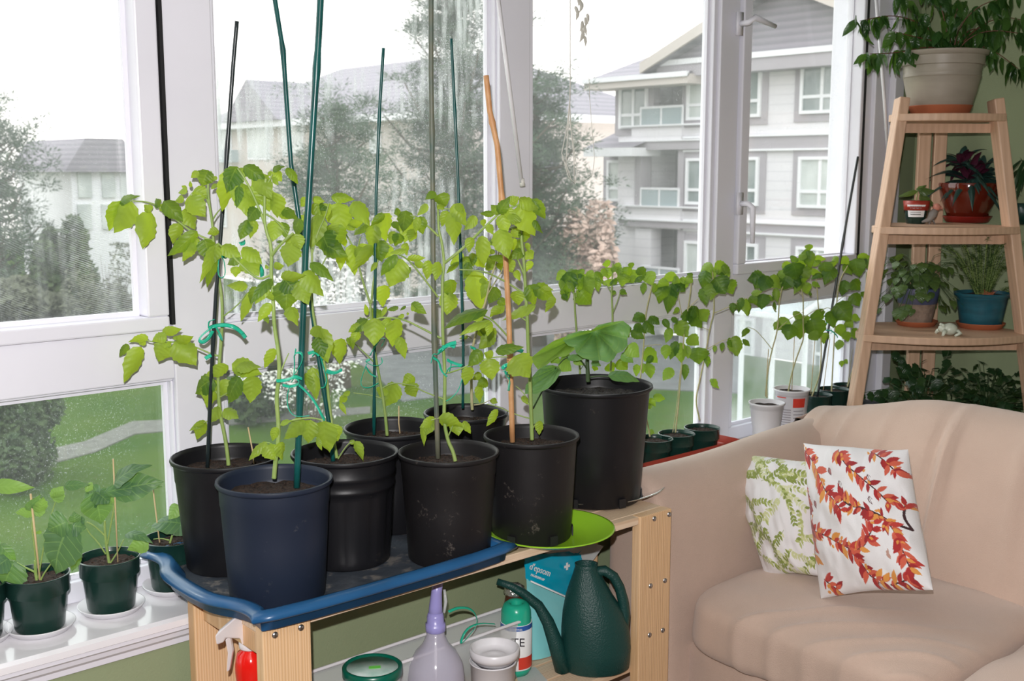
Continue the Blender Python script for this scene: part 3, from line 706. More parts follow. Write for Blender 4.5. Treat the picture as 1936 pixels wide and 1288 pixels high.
brs = [  # branches in pillow u,v
 [(.02, .05), (.14, .13), (.22, .22), (.27, .33), (.36, .40), (.45, .48)], [(.40, .04), (.48, .14), (.60, .22), (.75, .32), (.85, .42)],
 [(.97, .60), (.85, .56), (.75, .50), (.62, .46), (.50, .44), (.44, .38)], [(.97, .60), (.93, .52), (.96, .42)], [(.80, .54), (.86, .62), (.88, .70)],
 [(.0, .60), (.12, .60), (.25, .64), (.38, .70), (.50, .74), (.60, .72), (.70, .60)], [(.45, .73), (.52, .82), (.55, .92), (.66, .95)],
 [(.70, .03), (.82, .08), (.92, .18)], [(.0, .30), (.03, .45), (.05, .60), (.04, .75)], [(.10, .90), (.20, .97)], [(.70, .97), (.9, .93)], [(.88, .75), (.90, .88)]]
for b in brs:
    P2 = b
    for _ in range(2):
        Q = [P2[0]]
        for p, q in zip(P2, P2[1:]): Q += [(p[0]*.75+q[0]*.25, p[1]*.75+q[1]*.25), (p[0]*.25+q[0]*.75, p[1]*.25+q[1]*.75)]
        P2 = Q+[P2[-1]]
    thick_ = .009 if b[0] == (.97, .60) else .005
    paint_line(im, P2, thick_, (.045, .012, .015))
    for k in range(1, len(P2)):
        (a, c), (d, e) = P2[k-1], P2[k]; ang = math.atan2(e-c, d-a)
        if b[0] == (.97, .60) and k < 8: continue
        for q in range(2):
            t = rnd.random(); sg = rnd.choice((-1, 1)); L = rnd.uniform(.055, .115)
            paint_leaf(im, a+(d-a)*t, c+(e-c)*t, ang+sg*rnd.uniform(.45, 1.25), L, L*rnd.uniform(.17, .23), rnd.choice(reds))
        if rnd.random() < .35: paint_leaf(im, a+rnd.uniform(-.06, .06), c+rnd.uniform(-.06, .06), rnd.uniform(0, 6.2), .035, .010, (.72, .30, .06))
paint_leaf(im, .76, .76, 1.2, .05, .014, (.50, .30, .24)); paint_leaf(im, .755, .765, -.7, .03, .008, (.50, .30, .24)); paint_leaf(im, .775, .765, -1.6, .035, .006, (.50, .30, .24))
for u, v in ((.33, .18), (.42, .27), (.70, .38), (.70, .22), (.14, .40), (.60, .95)):
    L = .06; paint_leaf(im, u, v, 1.2, L, .017, (.10, .03, .03)); paint_leaf(im, u+.004, v+.005, 1.2, L*.85, .012, (.45, .2, .2) if u < .4 else white)
    paint_line(im, [(u, v), (u+L*.36, v+L*.93)], .002, (.10, .03, .03))
pillow('white cushion printed with red and orange autumn leaf branches', (CR(1519, 838, 2.50), CR(1717, 850, 2.52), CR(1764, 1116, 2.395), CR(1552, 1132, 2.375)), .08, im, (-1, 0, 0), .035, 9)

# ---------------------------------------------------------------- ladder plant stand in the corner
lad = thing('plant_ladder', 'tapering maple plant stand with curved shelves in the corner', 'plant stand', (3.6, 1.7, 0))
LH = hd(3.49, 2.03)-.0                        # horizontal distance of the front legs at the top
def ext(a, b, z):                            # extend a-b down to height z
    a = Vector(a); b = Vector(b); t = (z-a.z)/(b.z-a.z); return a+(b-a)*t
ltop = V(1706, 186, LH); lbot = V(1617, 757, LH-.09); lb = ext(ltop, lbot, 0)
rtop = V(1882, 188, LH); rbot = V(1936, 640, LH-.07); rb_ = ext(rtop, rbot, 0)
wd = (rtop-ltop); wd.z = 0; wd.normalize()
def slat(a, b, w, d, m='maple'): return MB().beam(a, b, w, d, wd)
q = Vector((HF.x, HF.y, 0))
slat(ltop, lb, .034, .065).build('leg', 'maple', lad, smooth=False, bevel=.004)
slat(rtop, rb_, .034, .065).build('leg', 'maple', lad, smooth=False, bevel=.004)
for x in (1752, 1782):
    a = V(x, 180, LH+.30); b = a.copy(); b.z = 0; slat(a, b, .045, .022).build('rear_post', 'maple', lad, smooth=False, bevel=.003)
def shelf(yl, yr, xl, xr, t0, bul=.11, dep=.26):
    # px height of front edge ends
    def on(a, b, y, x):                # point on a leg at that pixel height
        lo, hi = 0., 1.
        for _ in range(40):
            mid = (lo+hi)/2; p = a+(b-a)*mid; d = p-CAM; yy = 644-FP*(d.dot(UP)/d.dot(FW))
            if yy < y: lo = mid
            else: hi = mid
        return a+(b-a)*lo
    A = on(ltop, lb, yl, 0); B = on(rtop, rb_, yr, 0); z = (A.z+B.z)/2; A.z = B.z = z
    A = A-q*.035-wd*.018; B = B-q*.035+wd*.018
    pts = []
    for k in range(17):
        t = k/16; p = A*(1-t)+B*t-q*bul*math.sin(math.pi*t)**.9; pts.append(p)
    pts += [B+q*.09, B-wd*.10+q*(dep+.05), A+wd*.10+q*(dep+.05), A+q*.09]
    MB().prism([(p.x, p.y, z-.024) for p in pts], (0, 0, .024)).build('shelf', 'maple', lad, smooth=False, bevel=.003)
    MB().beam(A+q*.06+wd*.03-Vector((0, 0, .045)), B+q*.06-wd*.03-Vector((0, 0, .045)), .03, .018, (0, 0, 1)).build('cross_rail', 'maple', lad, smooth=False)
    MB().beam(A+q*.08+wd*.025+Vector((0, 0, .018)), A+wd*.10+q*(dep+.04)+Vector((0, 0, .018)), .03, .016, (0, 0, 1)).build('side_rail', 'maple', lad, smooth=False)
    return z, (A+B)/2
S1 = shelf(216, 216, 0, 0, 0, .05, .22); S2 = shelf(428, 428, 0, 0, 0, .06, .25); S3 = shelf(630, 630, 0, 0, 0, .09, .27)
S4z = .47
def onz(x, y, z): return onp(x, y, 2, z)
def place(x, ybase, z): return onp(x, ybase, 2, z)
def pot_simple(name, lab, c, prof, m, soilr, soilz, cat='potted plant', soil_m='soil', band=None):
    r = thing(name, lab, cat, c)
    MB().lathe(prof, c, 48).build('pot', m, r, auto=60)
    if band: MB().lathe(band[0], c, 48).build('glazed_band', band[1], r)
    n = 30; vs = [(c[0], c[1], c[2]+soilz+.004)]+[(c[0]+soilr*q*math.cos(6.2832*k/n), c[1]+soilr*q*math.sin(6.2832*k/n), c[2]+soilz+random.uniform(-.003, .003)) for q in (.5, 1) for k in range(n)]
    MB().add(vs, [(0, 1+k, 1+(k+1) % n) for k in range(n)]+[(1+k, 1+n+k, 1+n+(k+1) % n, 1+(k+1) % n) for k in range(n)]).build('soil', soil_m, r)
    return r
LP = {}
# top: beige pot
c = (S1[1]+q*.10-wd*.005); c.z = S1[0]
saucer('plant_saucer', (c.x, c.y, c.z), .102, .030, 'terracotta', 'terracotta saucer under the beige pot on the top ladder shelf', base=.85)
c.z += .008
LP['ficus'] = (pot_simple('potted_fig', 'weeping fig in a beige ribbed pot on the top ladder shelf', c, [(0, 0), (.088, 0), (.095, .01), (.110, .06), (.121, .11), (.122, .113), (.124, .115), (.122, .119), (.124, .123), (.122, .127), (.125, .150), (.132, .152), (.133, .180), (.142, .184), (.144, .196), (.138, .198), (.130, .19), (.126, .15), (0, .15)], 'pot_beige', .127, .165), c.copy())
# second: red glazed
c = place(1828, 420, S2[0]); saucer('plant_saucer', (c.x, c.y, c.z), .084, .022, 'red_saucer', 'dark red saucer under the glazed pot on the second shelf', base=.8); c.z += .003
LP['rhoeo'] = (pot_simple('potted_spiderwort', 'purple spiderwort in a glossy red brown pot on the second shelf', c, [(0, 0), (.055, 0), (.065, .01), (.082, .05), (.096, .09), (.104, .13), (.102, .136), (.098, .134), (.09, .09), (0, .09)], 'pot_redglaze', .093, .115), c.copy())
c = place(1731, 423, S2[0])
r = pot_simple('potted_seedling', 'small red and green pot with a white label holding a leafy sprig', c, [(0, 0), (.030, 0), (.033, .004), (.037, .045), (.040, .046), (.043, .078), (.044, .080), (.041, .080), (.037, .05), (0, .05)], 'green_pot', .038, .068)
MB().lathe([(.0395, .046), (.0412, .0462), (.0445, .079), (.0425, .0795)], c, 40).build('red_rim', 'red_plastic', r)
vc = (CAM-c); vc.z = 0; a0 = math.atan2(vc.y, vc.x); m = MB()
vs = [(c.x+rr*math.cos(a0+a), c.y+rr*math.sin(a0+a), c.z+z) for z, rr in ((.024, .0365), (.066, .0436)) for a in [(-.75+1.5*k/10) for k in range(11)]]
m.add(vs, [(k, k+1, 12+k, 11+k) for k in range(10)]).build('label', 'print_white', r)
for k in range(5):
    z = .060-.007*k; vs = [(c.x+rr*math.cos(a0+a), c.y+rr*math.sin(a0+a), c.z+zz) for zz, rr in ((z, .0432-.0011*k), (z+.002, .0436-.0011*k)) for a in (-.5, -.2, .1, .4)]
    MB().add(vs, [(i, i+1, 5+i, 4+i) for i in range(3)]).build('label_line', 'label_black' if k > 3 else 'house_taupe', r)
LP['sprig'] = (r, c.copy())
# third: stone and blue pot, teal pot
c = place(1732, 615, S3[0]); saucer('plant_saucer', (c.x, c.y, c.z), .072, .018, 'terracotta', 'pale terracotta saucer under the stone pot on the third shelf', base=.8); c.z += .003
LP['pep'] = (pot_simple('potted_peperomia', 'peperomia in a stone pot with a blue upper band', c, [(0, 0), (.046, 0), (.051, .008), (.063, .075), (.0635, .0755), (.070, .122), (.070, .128), (.065, .127), (.06, .08), (0, .08)], 'pot_stone', .063, .115, band=([(.0642, .0752), (.0650, .0756), (.0718, .125), (.0712, .129), (.069, .1285)], 'pot_blue')), c.copy())
c = place(1853, 620, S3[0]); saucer('plant_saucer', (c.x, c.y, c.z), .080, .020, 'terracotta', 'orange saucer under the teal pot on the third shelf', base=.8); c.z += .003
LP['asp'] = (pot_simple('potted_asparagus_fern', 'asparagus fern in a teal pot on the third shelf', c, [(0, 0), (.062, 0), (.067, .008), (.079, .08), (.083, .105), (.090, .108), (.092, .118), (.087, .120), (.082, .10), (0, .09)], 'pot_teal', .082, .108), c.copy())
# frog
c = onp(1795, 634, 2, S3[0]); fr = thing('frog_figurine', 'small pale glazed frog figurine in front of the teal pot', 'figurine', c)
L_ = -wd
def sph(mb, p, r, sx=1, sy=1, sz=1, n=14):
    prof = [(r*math.sin(math.pi*k/n), -r*math.cos(math.pi*k/n)*sz) for k in range(n+1)]; mb.lathe(prof, p, 18, sx, sy)
m = MB(); sph(m, c+Vector((0, 0, .020)), .027, 1, .9, .75); sph(m, c+L_*.022+Vector((0, 0, .022)), .018, 1, .9, .75)
for s_ in (-1, 1): sph(m, c+L_*.026+q*s_*.010+Vector((0, 0, .034)), .0055)
m.build('body', 'frog', fr)
for s_ in (-1, 1):
    for off, nm in ((.022, 'front_leg'), (-.018, 'hind_leg')):
        a = c+L_*off+q*s_*.018+Vector((0, 0, .016)); m = MB(); m.tube([a, a+q*s_*.012+L_*(.008 if off > 0 else -.006)-Vector((0, 0, .006)), a+q*s_*.012+L_*.012-Vector((0, 0, .0145))], [.008, .006, .004], 8); m.build(nm, 'frog', fr)
# parrot shaped ornament by the red pot
c = onp(1762, 424, 2, S2[0]); bd = thing('bird_ornament', 'little grey and pink bird ornament between the pots on the second shelf', 'figurine', c)
m = MB(); m.tube([c+L_*.035+Vector((0, 0, .008)), c+L_*.012+Vector((0, 0, .014)), c+Vector((0, 0, .032)), c-L_*.010+Vector((0, 0, .048))], [.003, .009, .015, .010], 10); m.build('body', 'bird_grey', bd)
m = MB(); sph(m, c-L_*.013+Vector((0, 0, .058)), .013); m.tube([c-L_*.024+Vector((0, 0, .058)), c-L_*.034+Vector((0, 0, .050))], [.006, .001], 8); m.build('head', 'bird_pink', bd)
m = MB(); m.tube([c+L_*.01, c+L_*.0+Vector((0, 0, .02))], .003, 6); m.tube([c-L_*.01, c-L_*.0+Vector((0, 0, .02))], .003, 6); m.build('feet', 'bird_grey', bd)

# ---------------------------------------------------------------- things on the lower bench shelf
ZB = .3303
def lower(x, Y): # point on the lower shelf: pixel column, distance Y
    p = onp(x, 1288, 1, Y); return Vector((p.x, Y, ZB))
# red spray bottle: between the left legs
c = Vector((onp(474, 1235, 1, 1.90).x, 1.90, ZB)); topz = onp(474, 1222, 1, 1.90).z
sb = thing('spray_bottle', 'white trigger sprayer on a bottle of red liquid behind the left leg', 'spray bottle', c)
h = topz-ZB; m = MB(); m.lathe([(0, 0), (.033, 0), (.036, .005), (.036, h-.10), (.028, h-.075), (.031, h-.05), (.031, h-.035), (.026, h-.012), (.018, h-.006), (.018, h)], c, 32); m.build('bottle', 'red_liquid', sb)
m = MB(); m.lathe([(.0205, h-.002), (.0215, h), (.0215, h+.013), (.019, h+.014)], c, 24, mod=lambda a, z, i: 1+.02*math.sin(20*a)); m.build('collar', 'sprayer_white', sb)
t = c+Vector((0, 0, h)); hx = Vector((-.9, -.32, 0)).normalized()
m = MB(); m.prism([t+hx*a*1.3+Vector((0, 0, b*1.1))-q*.013 for a, b in ((-.018, .012), (.014, .012), (.018, .026), (.048, .040), (.052, .034), (.066, .036), (.068, .054), (.020, .070), (-.010, .056), (-.026, .030))][::-1], q*.026); m.build('spray_head', 'sprayer_white', sb, smooth=False, bevel=.003)
m = MB(); m.prism([t+hx*a*1.3+Vector((0, 0, b*1.1))-q*.006 for a, b in ((.040, .038), (.050, .036), (.046, .010), (.050, -.022), (.044, -.022), (.036, .008))][::-1], q*.012); m.build('trigger', 'sprayer_white', sb, smooth=False, bevel=.0015)
# jar with green lid
c = Vector((onp(704, 1262, 1, 1.93).x, 1.93, ZB)); zt = onp(704, 1258, 1, 1.93).z-ZB
j = thing('food_jar', 'squat jar with a cloudy green screw lid and lime sticker', 'jar', c)
MB().lathe([(0, 0), (.056, 0), (.060, .006), (.060, zt-.030), (.056, zt-.025), (.054, zt-.02)], c, 48).build('jar_body', 'clear_plastic', j)
MB().lathe([(.0615, zt-.022), (.0635, zt-.020), (.0635, zt-.002), (.061, zt), (.057, zt), (.056, zt-.004), (.053, zt-.005)], c, 64, mod=lambda a, z, i: 1+(.008*math.sin(60*a) if i in (1, 2) else 0)).build('lid_ring', 'lid_green', j)
MB().lathe([(0, zt-.0035), (.056, zt-.0045), (.056, zt-.008), (0, zt-.008)], c, 48).build('lid_disc', 'lid_clear', j)
s_ = c+Vector((.002, -.006, zt-.0034)); dx = Vector((math.cos(-.5), math.sin(-.5), 0)); dy = Vector((-dx.y, dx.x, 0))
MB().prism([s_-dx*.013-dy*.006, s_+dx*.012-dy*.007, s_+dx*.013+dy*.006, s_-dx*.012+dy*.007], (0, 0, .0006)).build('sticker', 'sticker', j, smooth=False)
# violet sprayer
c = Vector((onp(824, 1250, 1, 1.93).x, 1.93, ZB)); zn = onp(824, 1190, 1, 1.93).z-ZB
v = thing('spray_bottle', 'clear sprayer with a violet pump head under the tray', 'spray bottle', c)
MB().lathe([(0, 0), (.058, 0), (.062, .006), (.064, zn-.11), (.060, zn-.08), (.046, zn-.052), (.030, zn-.034), (.021, zn-.014), (.0185, zn)], c, 48).build('bottle', 'clear_violet', v)
MB().lathe([(.020, zn-.004), (.0225, zn-.002), (.0225, zn+.014), (.019, zn+.016), (.019, zn+.030), (.016, zn+.040)], c, 32, mod=lambda a, z, i: 1+(.02*math.sin(24*a) if i in (1, 2) else 0)).build('collar', 'violet_plastic', v)
t = c+Vector((0, 0, zn)); MB().tube([t+Vector((0, 0, .03)), t+Vector((.001, 0, .055)), t+Vector((.004, 0, .085)), t+Vector((.008, 0, .112))], [.017, .0145, .012, .012], 16).build('spray_head', 'violet_plastic', v)
MB().tube([t+Vector((.022, -.005, .088)), t+Vector((.025, -.006, .06)), t+Vector((.020, -.006, .035))], [.003, .004, .003], 8).build('trigger', 'clear_plastic', v)
MB().tube([t+Vector((0, 0, .02)), t+Vector((0, 0, -.10)), t+Vector((.01, .01, -.17))], .0035, 8).build('dip_tube', 'white_plastic', v)
# white tub with a saucer stack on it
c = Vector((onp(932, 1270, 1, 1.90).x, 1.90, ZB)); zt = onp(932, 1248, 1, 1.90).z-ZB
tb = thing('yogurt_tub', 'white plastic tub beneath a round white lid', 'tub', c)
MB().lathe([(0, 0), (.046, 0), (.048, .004), (.052, zt-.004), (.0545, zt-.003), (.0545, zt), (.051, zt), (.046, .01), (0, .008)], c, 48).build('tub_body', 'white_plastic', tb)
lc = c+Vector((.003, -.002, zt-.004)); ld = MB().lathe([(0, .0), (.042, .0), (.046, .004), (.050, .012), (.0555, .014), (.0575, .022), (.0575, .034), (.0545, .0355), (.0525, .034), (.049, .020), (.042, .015), (.030, .013), (.028, .0145), (.016, .0145), (.014, .013), (0, .013)], lc, 56).build('pot_saucer', 'white_plastic')
tag(ld, 'dusty white round lid tilted on top of the tub', 'lid')
# clear storage bin with rolled rim
def bin_():
    r = thing('storage_bin', 'clear plastic storage bin with a pale rounded rim at the shelf back', 'bin', (1.45, 2.0, ZB))
    A = onp(560, 1262, 1, 2.048); B = onp(898, 1150, 1, 2.048); zt = .475
    xa, xb = 1.115, 1.80; ya, yb = 1.955, 2.045
    pts = []
    for (x, y, a0) in ((xa, ya, 180), (xb, ya, 270), (xb, yb, 0), (xa, yb, 90)):
        rr = .035; cx = x+(rr if x == xa else -rr); cy = y+(rr if y == ya else -rr)
        for k in range(5): a = math.radians(a0+90*k/4); pts.append(Vector((cx+rr*math.cos(a), cy+rr*math.sin(a), zt)))
    m = MB(); m.tube(pts+[pts[0]], .004, 8); m.build('rim', 'white_plastic', r)
    lo = [Vector((1.455+(p.x-1.455)*.96, 2.0+(p.y-2.0)*.86, ZB)) for p in pts]; n = len(pts)
    MB().add(pts+lo, [(k, (k+1) % n, n+(k+1) % n, n+k) for k in range(n)]+[tuple(range(n, 2*n))]).build('bin_wall', 'clear_plastic', r)
bin_()
# green twine roll with printed sleeve
c = Vector((onp(976, 1225, 1, 1.985).x, 1.985, ZB)); zt = onp(976, 1140, 1, 1.985).z-ZB; r0 = .036
tw = thing('twine_spool', 'roll of shiny green garden ribbon with a printed sleeve', 'twine', c)
MB().lathe([(.012, zt-.03), (.014, zt-.002), (.022, zt+.003), (.031, zt-.004), (r0, zt-.018), (r0+.001, zt-.06), (r0, .015), (r0-.006, .002), (.015, 0)], c, 40, mod=lambda a, z, i: 1+.02*math.sin(i*5+a*3)).build('twine', 'ribbon', tw)
s0, s1 = .02, zt-.045
MB().lathe([(r0+.0015, s0), (r0+.0022, s0+.001), (r0+.0022, s1), (r0+.0015, s1)], c, 40).build('sleeve', 'print_white', tw)
def arcband(z0, z1, a, b, m, nm, par, cc, rr):
    vs = [(cc.x+rr*math.cos(a+(b-a)*k/12), cc.y+rr*math.sin(a+(b-a)*k/12), cc.z+z) for z in (z0, z1) for k in range(13)]
    MB().add(vs, [(k, k+1, 14+k, 13+k) for k in range(12)]).build(nm, m, par)
ac = math.atan2(-c.y, -c.x)
arcband(s1-.013, s1-.001, ac-1.5, ac+1.5, 'label_blue', 'blue_band', tw, c, r0+.0026)
arcband(s0+.004, s0+.034, ac+.15, ac+1.4, 'label_red', 'red_patch', tw, c, r0+.0026)
vd = (CAM-c); vd.z = 0; vd.normalize(); xd = Vector((0, 0, 1)).cross(vd)*1
text('TE', .030, 'label_black', tw, c+vd*(r0+.0035)+xd*(-.012)+Vector((0, 0, s1-.050)), xd, (0, 0, 1), .0004)
text('20 METRES', .0065, 'print_white', tw, c+vd*(r0+.0035)+xd*(-.016)+Vector((0, 0, s1-.010)), xd, (0, 0, 1), .0003)
# foil topped brown jar behind
c = Vector((onp(975, 1115, 1, 2.03).x, 2.035, ZB)); zt = onp(975, 1122, 1, 2.03).z-ZB
fj = thing('foil_bottle', 'brown bottle topped by crumpled foil behind the spout', 'bottle', c)
MB().lathe([(0, 0), (.024, 0), (.026, .004), (.026, zt-.03), (.021, zt)], c, 28).build('bottle', 'brown', fj)
MB().lathe([(.022, zt-.004), (.025, zt), (.024, zt+.014), (.016, zt+.022), (0, zt+.024)], c, 16, mod=lambda a, z, i: 1+.12*math.sin(a*5+i*2)).build('foil_cap', 'foil', fj)
# epsom salt bag leaning at the back
bp_ = lambda x, y: onp(x, y, 1, 2.02)
bg_ = thing('salt_pouch', 'teal and aqua epsom salt pouch standing behind the watering can', 'bag', (1.95, 2.02, ZB))
def sheet(cor, m, nm, thick=.02, par=bg_, n=14, bul=1):
    TL, TR, BR, BL = [Vector(c) for c in cor]; vs = []
    for side in (-1, 1):
        for j in range(n+1):
            for i in range(n+1):
                u, v_ = i/n, j/n; b = (TL*(1-u)+TR*u)*(1-v_)+(BL*(1-u)+BR*u)*v_
                e = (max(0, 4*u*(1-u))**.5)*bul; w = noise.noise(Vector((u*4, v_*4, 2)))*.004
                vs.append(b+Vector((0, side*thick*e*min(1, v_*2.2+.05), 0))+Vector((0, w, 0)))
    W_ = n+1; fs = []
    for s_ in (0, 1):
        o = s_*W_*W_
        for j in range(n):
            for i in range(n):
                f = (o+j*W_+i, o+j*W_+i+1, o+(j+1)*W_+i+1, o+(j+1)*W_+i); fs.append(f if s_ else f[::-1])
    return MB().add(vs, fs)
tl, tr_ = bp_(991, 1052), bp_(1100, 1040); lo = ZB+.002
def dn(p, z): return Vector((p.x, p.y-.005, z))
mid1, mid2 = bp_(993, 1095), bp_(1106, 1140)
sheet((tl, tr_, Vector((mid2.x, 2.018, mid2.z)), Vector((mid1.x, 2.018, mid1.z))), 0, 0, .012).build('pouch_upper', 'bag_teal', bg_)
sheet((Vector((mid1.x, 2.016, mid1.z+.002)), Vector((mid2.x, 2.016, mid2.z+.002)), Vector((mid2.x-.012, 2.02, lo)), Vector((mid1.x+.004, 2.02, lo))), 0, 0, .026).build('pouch_lower', 'bag_aqua', bg_)
MB().tube([Vector((mid1.x, 2.000, mid1.z)), Vector(((mid1.x+mid2.x)/2, 1.985, (mid1.z+mid2.z)/2-.004)), Vector((mid2.x, 2.0, mid2.z))], .0028, 6, flat=.5).build('white_stripe', 'print_white', bg_)
MB().prism([bp_(1030, 1046)+Vector((0, .0, 0)), bp_(1120, 1062), bp_(1141, 1033), bp_(1090, 1018), bp_(1040, 1034)], (0, .004, 0)).build('zip_top', 'bag_clear', bg_, smooth=False)
xd = (tr_-tl); xd.normalize(); yd = Vector((0, 0, 1)); xt = (bp_(1054, 1088)-bp_(1001, 1072)); fy = 2.001
o_ = onp(1000, 1076, 1, fy); text("d'epsom", .0235, 'print_white', bg_, o_, onp(1054, 1096, 1, fy)-o_, (0, 0, 1), .0006)
o_ = onp(1003, 1089, 1, fy); text('MAGNESIUM USP', .0085, 'print_white', bg_, o_, onp(1046, 1106, 1, fy)-o_, (0, 0, 1), .0005, sx=.8)
o_ = onp(1072, 1071, 1, fy); m = MB(); m.box((o_.x-.0095, fy-.001, o_.z-.003), (o_.x+.0095, fy+.0005, o_.z+.003)); m.box((o_.x-.003, fy-.0012, o_.z-.0095), (o_.x+.003, fy+.0005, o_.z+.0095)); m.build('plus_sign', 'print_white', bg_, smooth=False)
# watering can
c = Vector((onp(1119, 1230, 1, 1.885).x, 1.885, ZB)); ztop = onp(1105, 1070, 1, 1.885).z-ZB
wc = thing('watering_can', 'dark green plastic watering can with a long curved spout', 'watering can', c)
u_ = RT.copy(); u_.z = 0; u_.normalize()
def can():
    m = MB(); vs = []; n = 40; H = ztop; rings = [(0, .074, .006), (.004, .079, .006), (H*.2, .082, .006), (H*.4, .079, .003), (H*.55, .071, -.002), (H*.70, .058, -.008), (H*.82, .044, -.012), (H*.92, .032, -.015), (H*.97, .0275, -.016), (H, .0285, -.016), (H-.001, .025, -.016), (H*.9, .026, -.015)]
    for z, r, s in rings:
        for k in range(n):
            a = 2*math.pi*k/n; ex = 1+.10*max(0, math.cos(a))*(z < H*.6)
            p = c+u_*(r*math.cos(a)*ex+s)+HF*(r*.80*math.sin(a)); vs.append((p.x, p.y, c.z+z))
    m.add(vs, [(i*n+k, i*n+(k+1) % n, (i+1)*n+(k+1) % n, (i+1)*n+k) for i in range(len(rings)-1) for k in range(n)]+[tuple(range(n))[::-1], tuple((len(rings)-1)*n+k for k in range(n))])
    return m
can().build('body', 'watering_green', wc)
def cp(x, y, dz=0): # point in the can's middle plane
    return V(x, y, hd(c.x, c.y)+dz)
MB().tube([cp(1066, 1268, -.02), cp(1050, 1215, -.02), cp(1036, 1176, -.02), cp(1018, 1145, -.02), cp(990, 1122, -.025), cp(965, 1108, -.03), cp(940, 1100, -.03)], [.022, .019, .0155, .0125, .0105, .009, .008], 16).build('spout', 'watering_green', wc)
hp_ = [(1122, 1082), (1143, 1079), (1160, 1090), (1171, 1110), (1178, 1136), (1181, 1162), (1178, 1190), (1168, 1206), (1152, 1212)]
MB().tube([cp(*p) for p in hp_], [.013, .013, .0125, .0125, .0135, .0135, .0145, .017, .018], 14).build('handle', 'watering_green', wc)
# printed card and seed packet on the shelf, ribbon tangle
m = MB(); p0 = [onp(x, y, 2, ZB) for x, y in ((980, 1295), (975, 1268), (1012, 1262), (1035, 1288))]
tag(m.prism([p+Vector((0, 0, .0002)) for p in p0], (0, 0, .001)).build('care_leaflet', 'paper', smooth=False), 'small printed paper leaflet lying on the lower shelf', 'leaflet')
def ribbon_tangle(nm, pts, lab, grp=None, w=.0035):
    o = MB().tube(pts, w, 6, flat=.25).build(nm, 'ribbon'); return tag(o, lab, 'ribbon', grp)
yq = 1.94; pp = [onp(x, y, 1, yq) for x, y in ((848, 1157), (868, 1148), (895, 1152), (905, 1178), (885, 1205), (868, 1222), (880, 1190), (905, 1178), (935, 1180))]
ribbon_tangle('loose_ribbon', spl(pp), 'loose curl of green ribbon trailing over the storage bin')
# ---------------------------------------------------------------- plants: traced outlines, each at its own distance
FR = dict(Z1=(180, 300, 7.362), Z2=(420, 300, 7.362), Z3=(300, 460, 7.362), Z4=(460, 440, 7.362), Z5=(600, 360, 7.362), Z6=(800, 360, 7.362), Z7=(600, 520, 7.362), Z8=(820, 520, 7.362),
          Y1=(210, 590, 6.132), Y2=(340, 660, 5.152), Y3=(560, 620, 4.955), Y4=(780, 600, 4.6), Y5=(1030, 480, 5.367), Y6=(1180, 480, 5.368), Y7=(1380, 450, 5.152), Y8=(0, 850, 3.681), P=(0, 0, 1))
def cvt(f, x, y): a, b, s = FR[f]; return a+x/s, b+y/s
def plant(root, h0, spec, lm, sm, r0=.0045, r1=.0022, seed=0, spread=.05, lob=.14, curl=.14, parent_parts=True, wscale=1., fold=.42):
    """lines: 'S frame x y ...' a stem, 'B frame r x y ...' a branch, 'L frame dd: bx by tx ty w side; ...' leaflets (dd = cm nearer/farther)."""
    rnd = random.Random(seed); st = MB(); fo = MB(); fo2 = MB()
    for line in spec.strip().split('\n'):
        line = line.strip()
        if not line: continue
        if line[0] in 'SB':
            tk = line.split(); f = tk[1]; k = 2; dd = 0; ra, rb = r0, r1
            if line[0] == 'B': ra = float(tk[2])*.001; rb = ra*.55; dd = float(tk[3])*.01; k = 4
            xy = list(map(float, tk[k:])); pts = []
            n = len(xy)//2
            for i in range(n):
                X, Y = cvt(f, xy[2*i], xy[2*i+1]) if f != 'P' else (xy[2*i], xy[2*i+1]); pts.append(V(X, Y, h0+dd*(i/max(1, n-1))))
            pts = spl(pts, 2); m = len(pts); st.tube(pts, [ra+(rb-ra)*i/(m-1) for i in range(m)], 8)
        else:
            head, body = line.split(':'); tk = head.split(); f = tk[1]; dd = float(tk[2])*.01
            for it in body.split(';'):
                q_ = it.split()
                if len(q_) < 6: continue
                bx, by, tx, ty, w = map(float, q_[:5]); sd = q_[5]
                s = FR[f][2]; B = cvt(f, bx, by); T = cvt(f, tx, ty); j = rnd.uniform(-spread, spread)*.6
                hb = h0+dd+j*.3; tilt = rnd.uniform(-.35, .35)
                Lpx = math.hypot(T[0]-B[0], T[1]-B[1])/FP*hb
                b3 = V(B[0], B[1], hb); t3 = V(T[0], T[1], hb+tilt*Lpx)
                view = (CAM-b3).normalized(); ax = (t3-b3).normalized(); sdv = ax.cross(view)
                n = view+sdv*rnd.uniform(-.7, .7)+(Vector((0, 0, .55)) if sd == 't' else Vector())
                if sd == 'u': n = -n          # the underside faces the room
                W_ = w/s/FP*hb/2*(1.14 if sd == 't' else 1.05)*wscale
                (fo).leaf(b3, t3, W_, n, lob=lob, curl=curl*(1 if sd == 't' else -.6)*rnd.uniform(.4, 1.2), fold=fold*rnd.uniform(.4, 1.2)*(1 if sd == 't' else -1), nl=5, twist=rnd.uniform(-.8, .8))
    st.build('stem', sm, root); fo.build('foliage', lm, root)
def stake(lab, pts, h0, h1, r, m, name='plant_stake', knots=0, group=None, wob=0):
    n = len(pts); P3 = [V(x, y, h0+(h1-h0)*i/(n-1)) for i, (x, y) in enumerate(pts)]
    L = []; rs = []
    for i in range(n-1):
        for k in range(6 if i < n-2 else 7):
            L.append(P3[i].lerp(P3[i+1], k/6))
    tot = len(L); rs = [r*(1+(.28 if knots and i % knots == knots-1 else 0)) for i in range(tot)]
    return tag(MB().tube(L, rs, 10).build(name, m), lab, 'stake', group or 'garden stakes and canes')
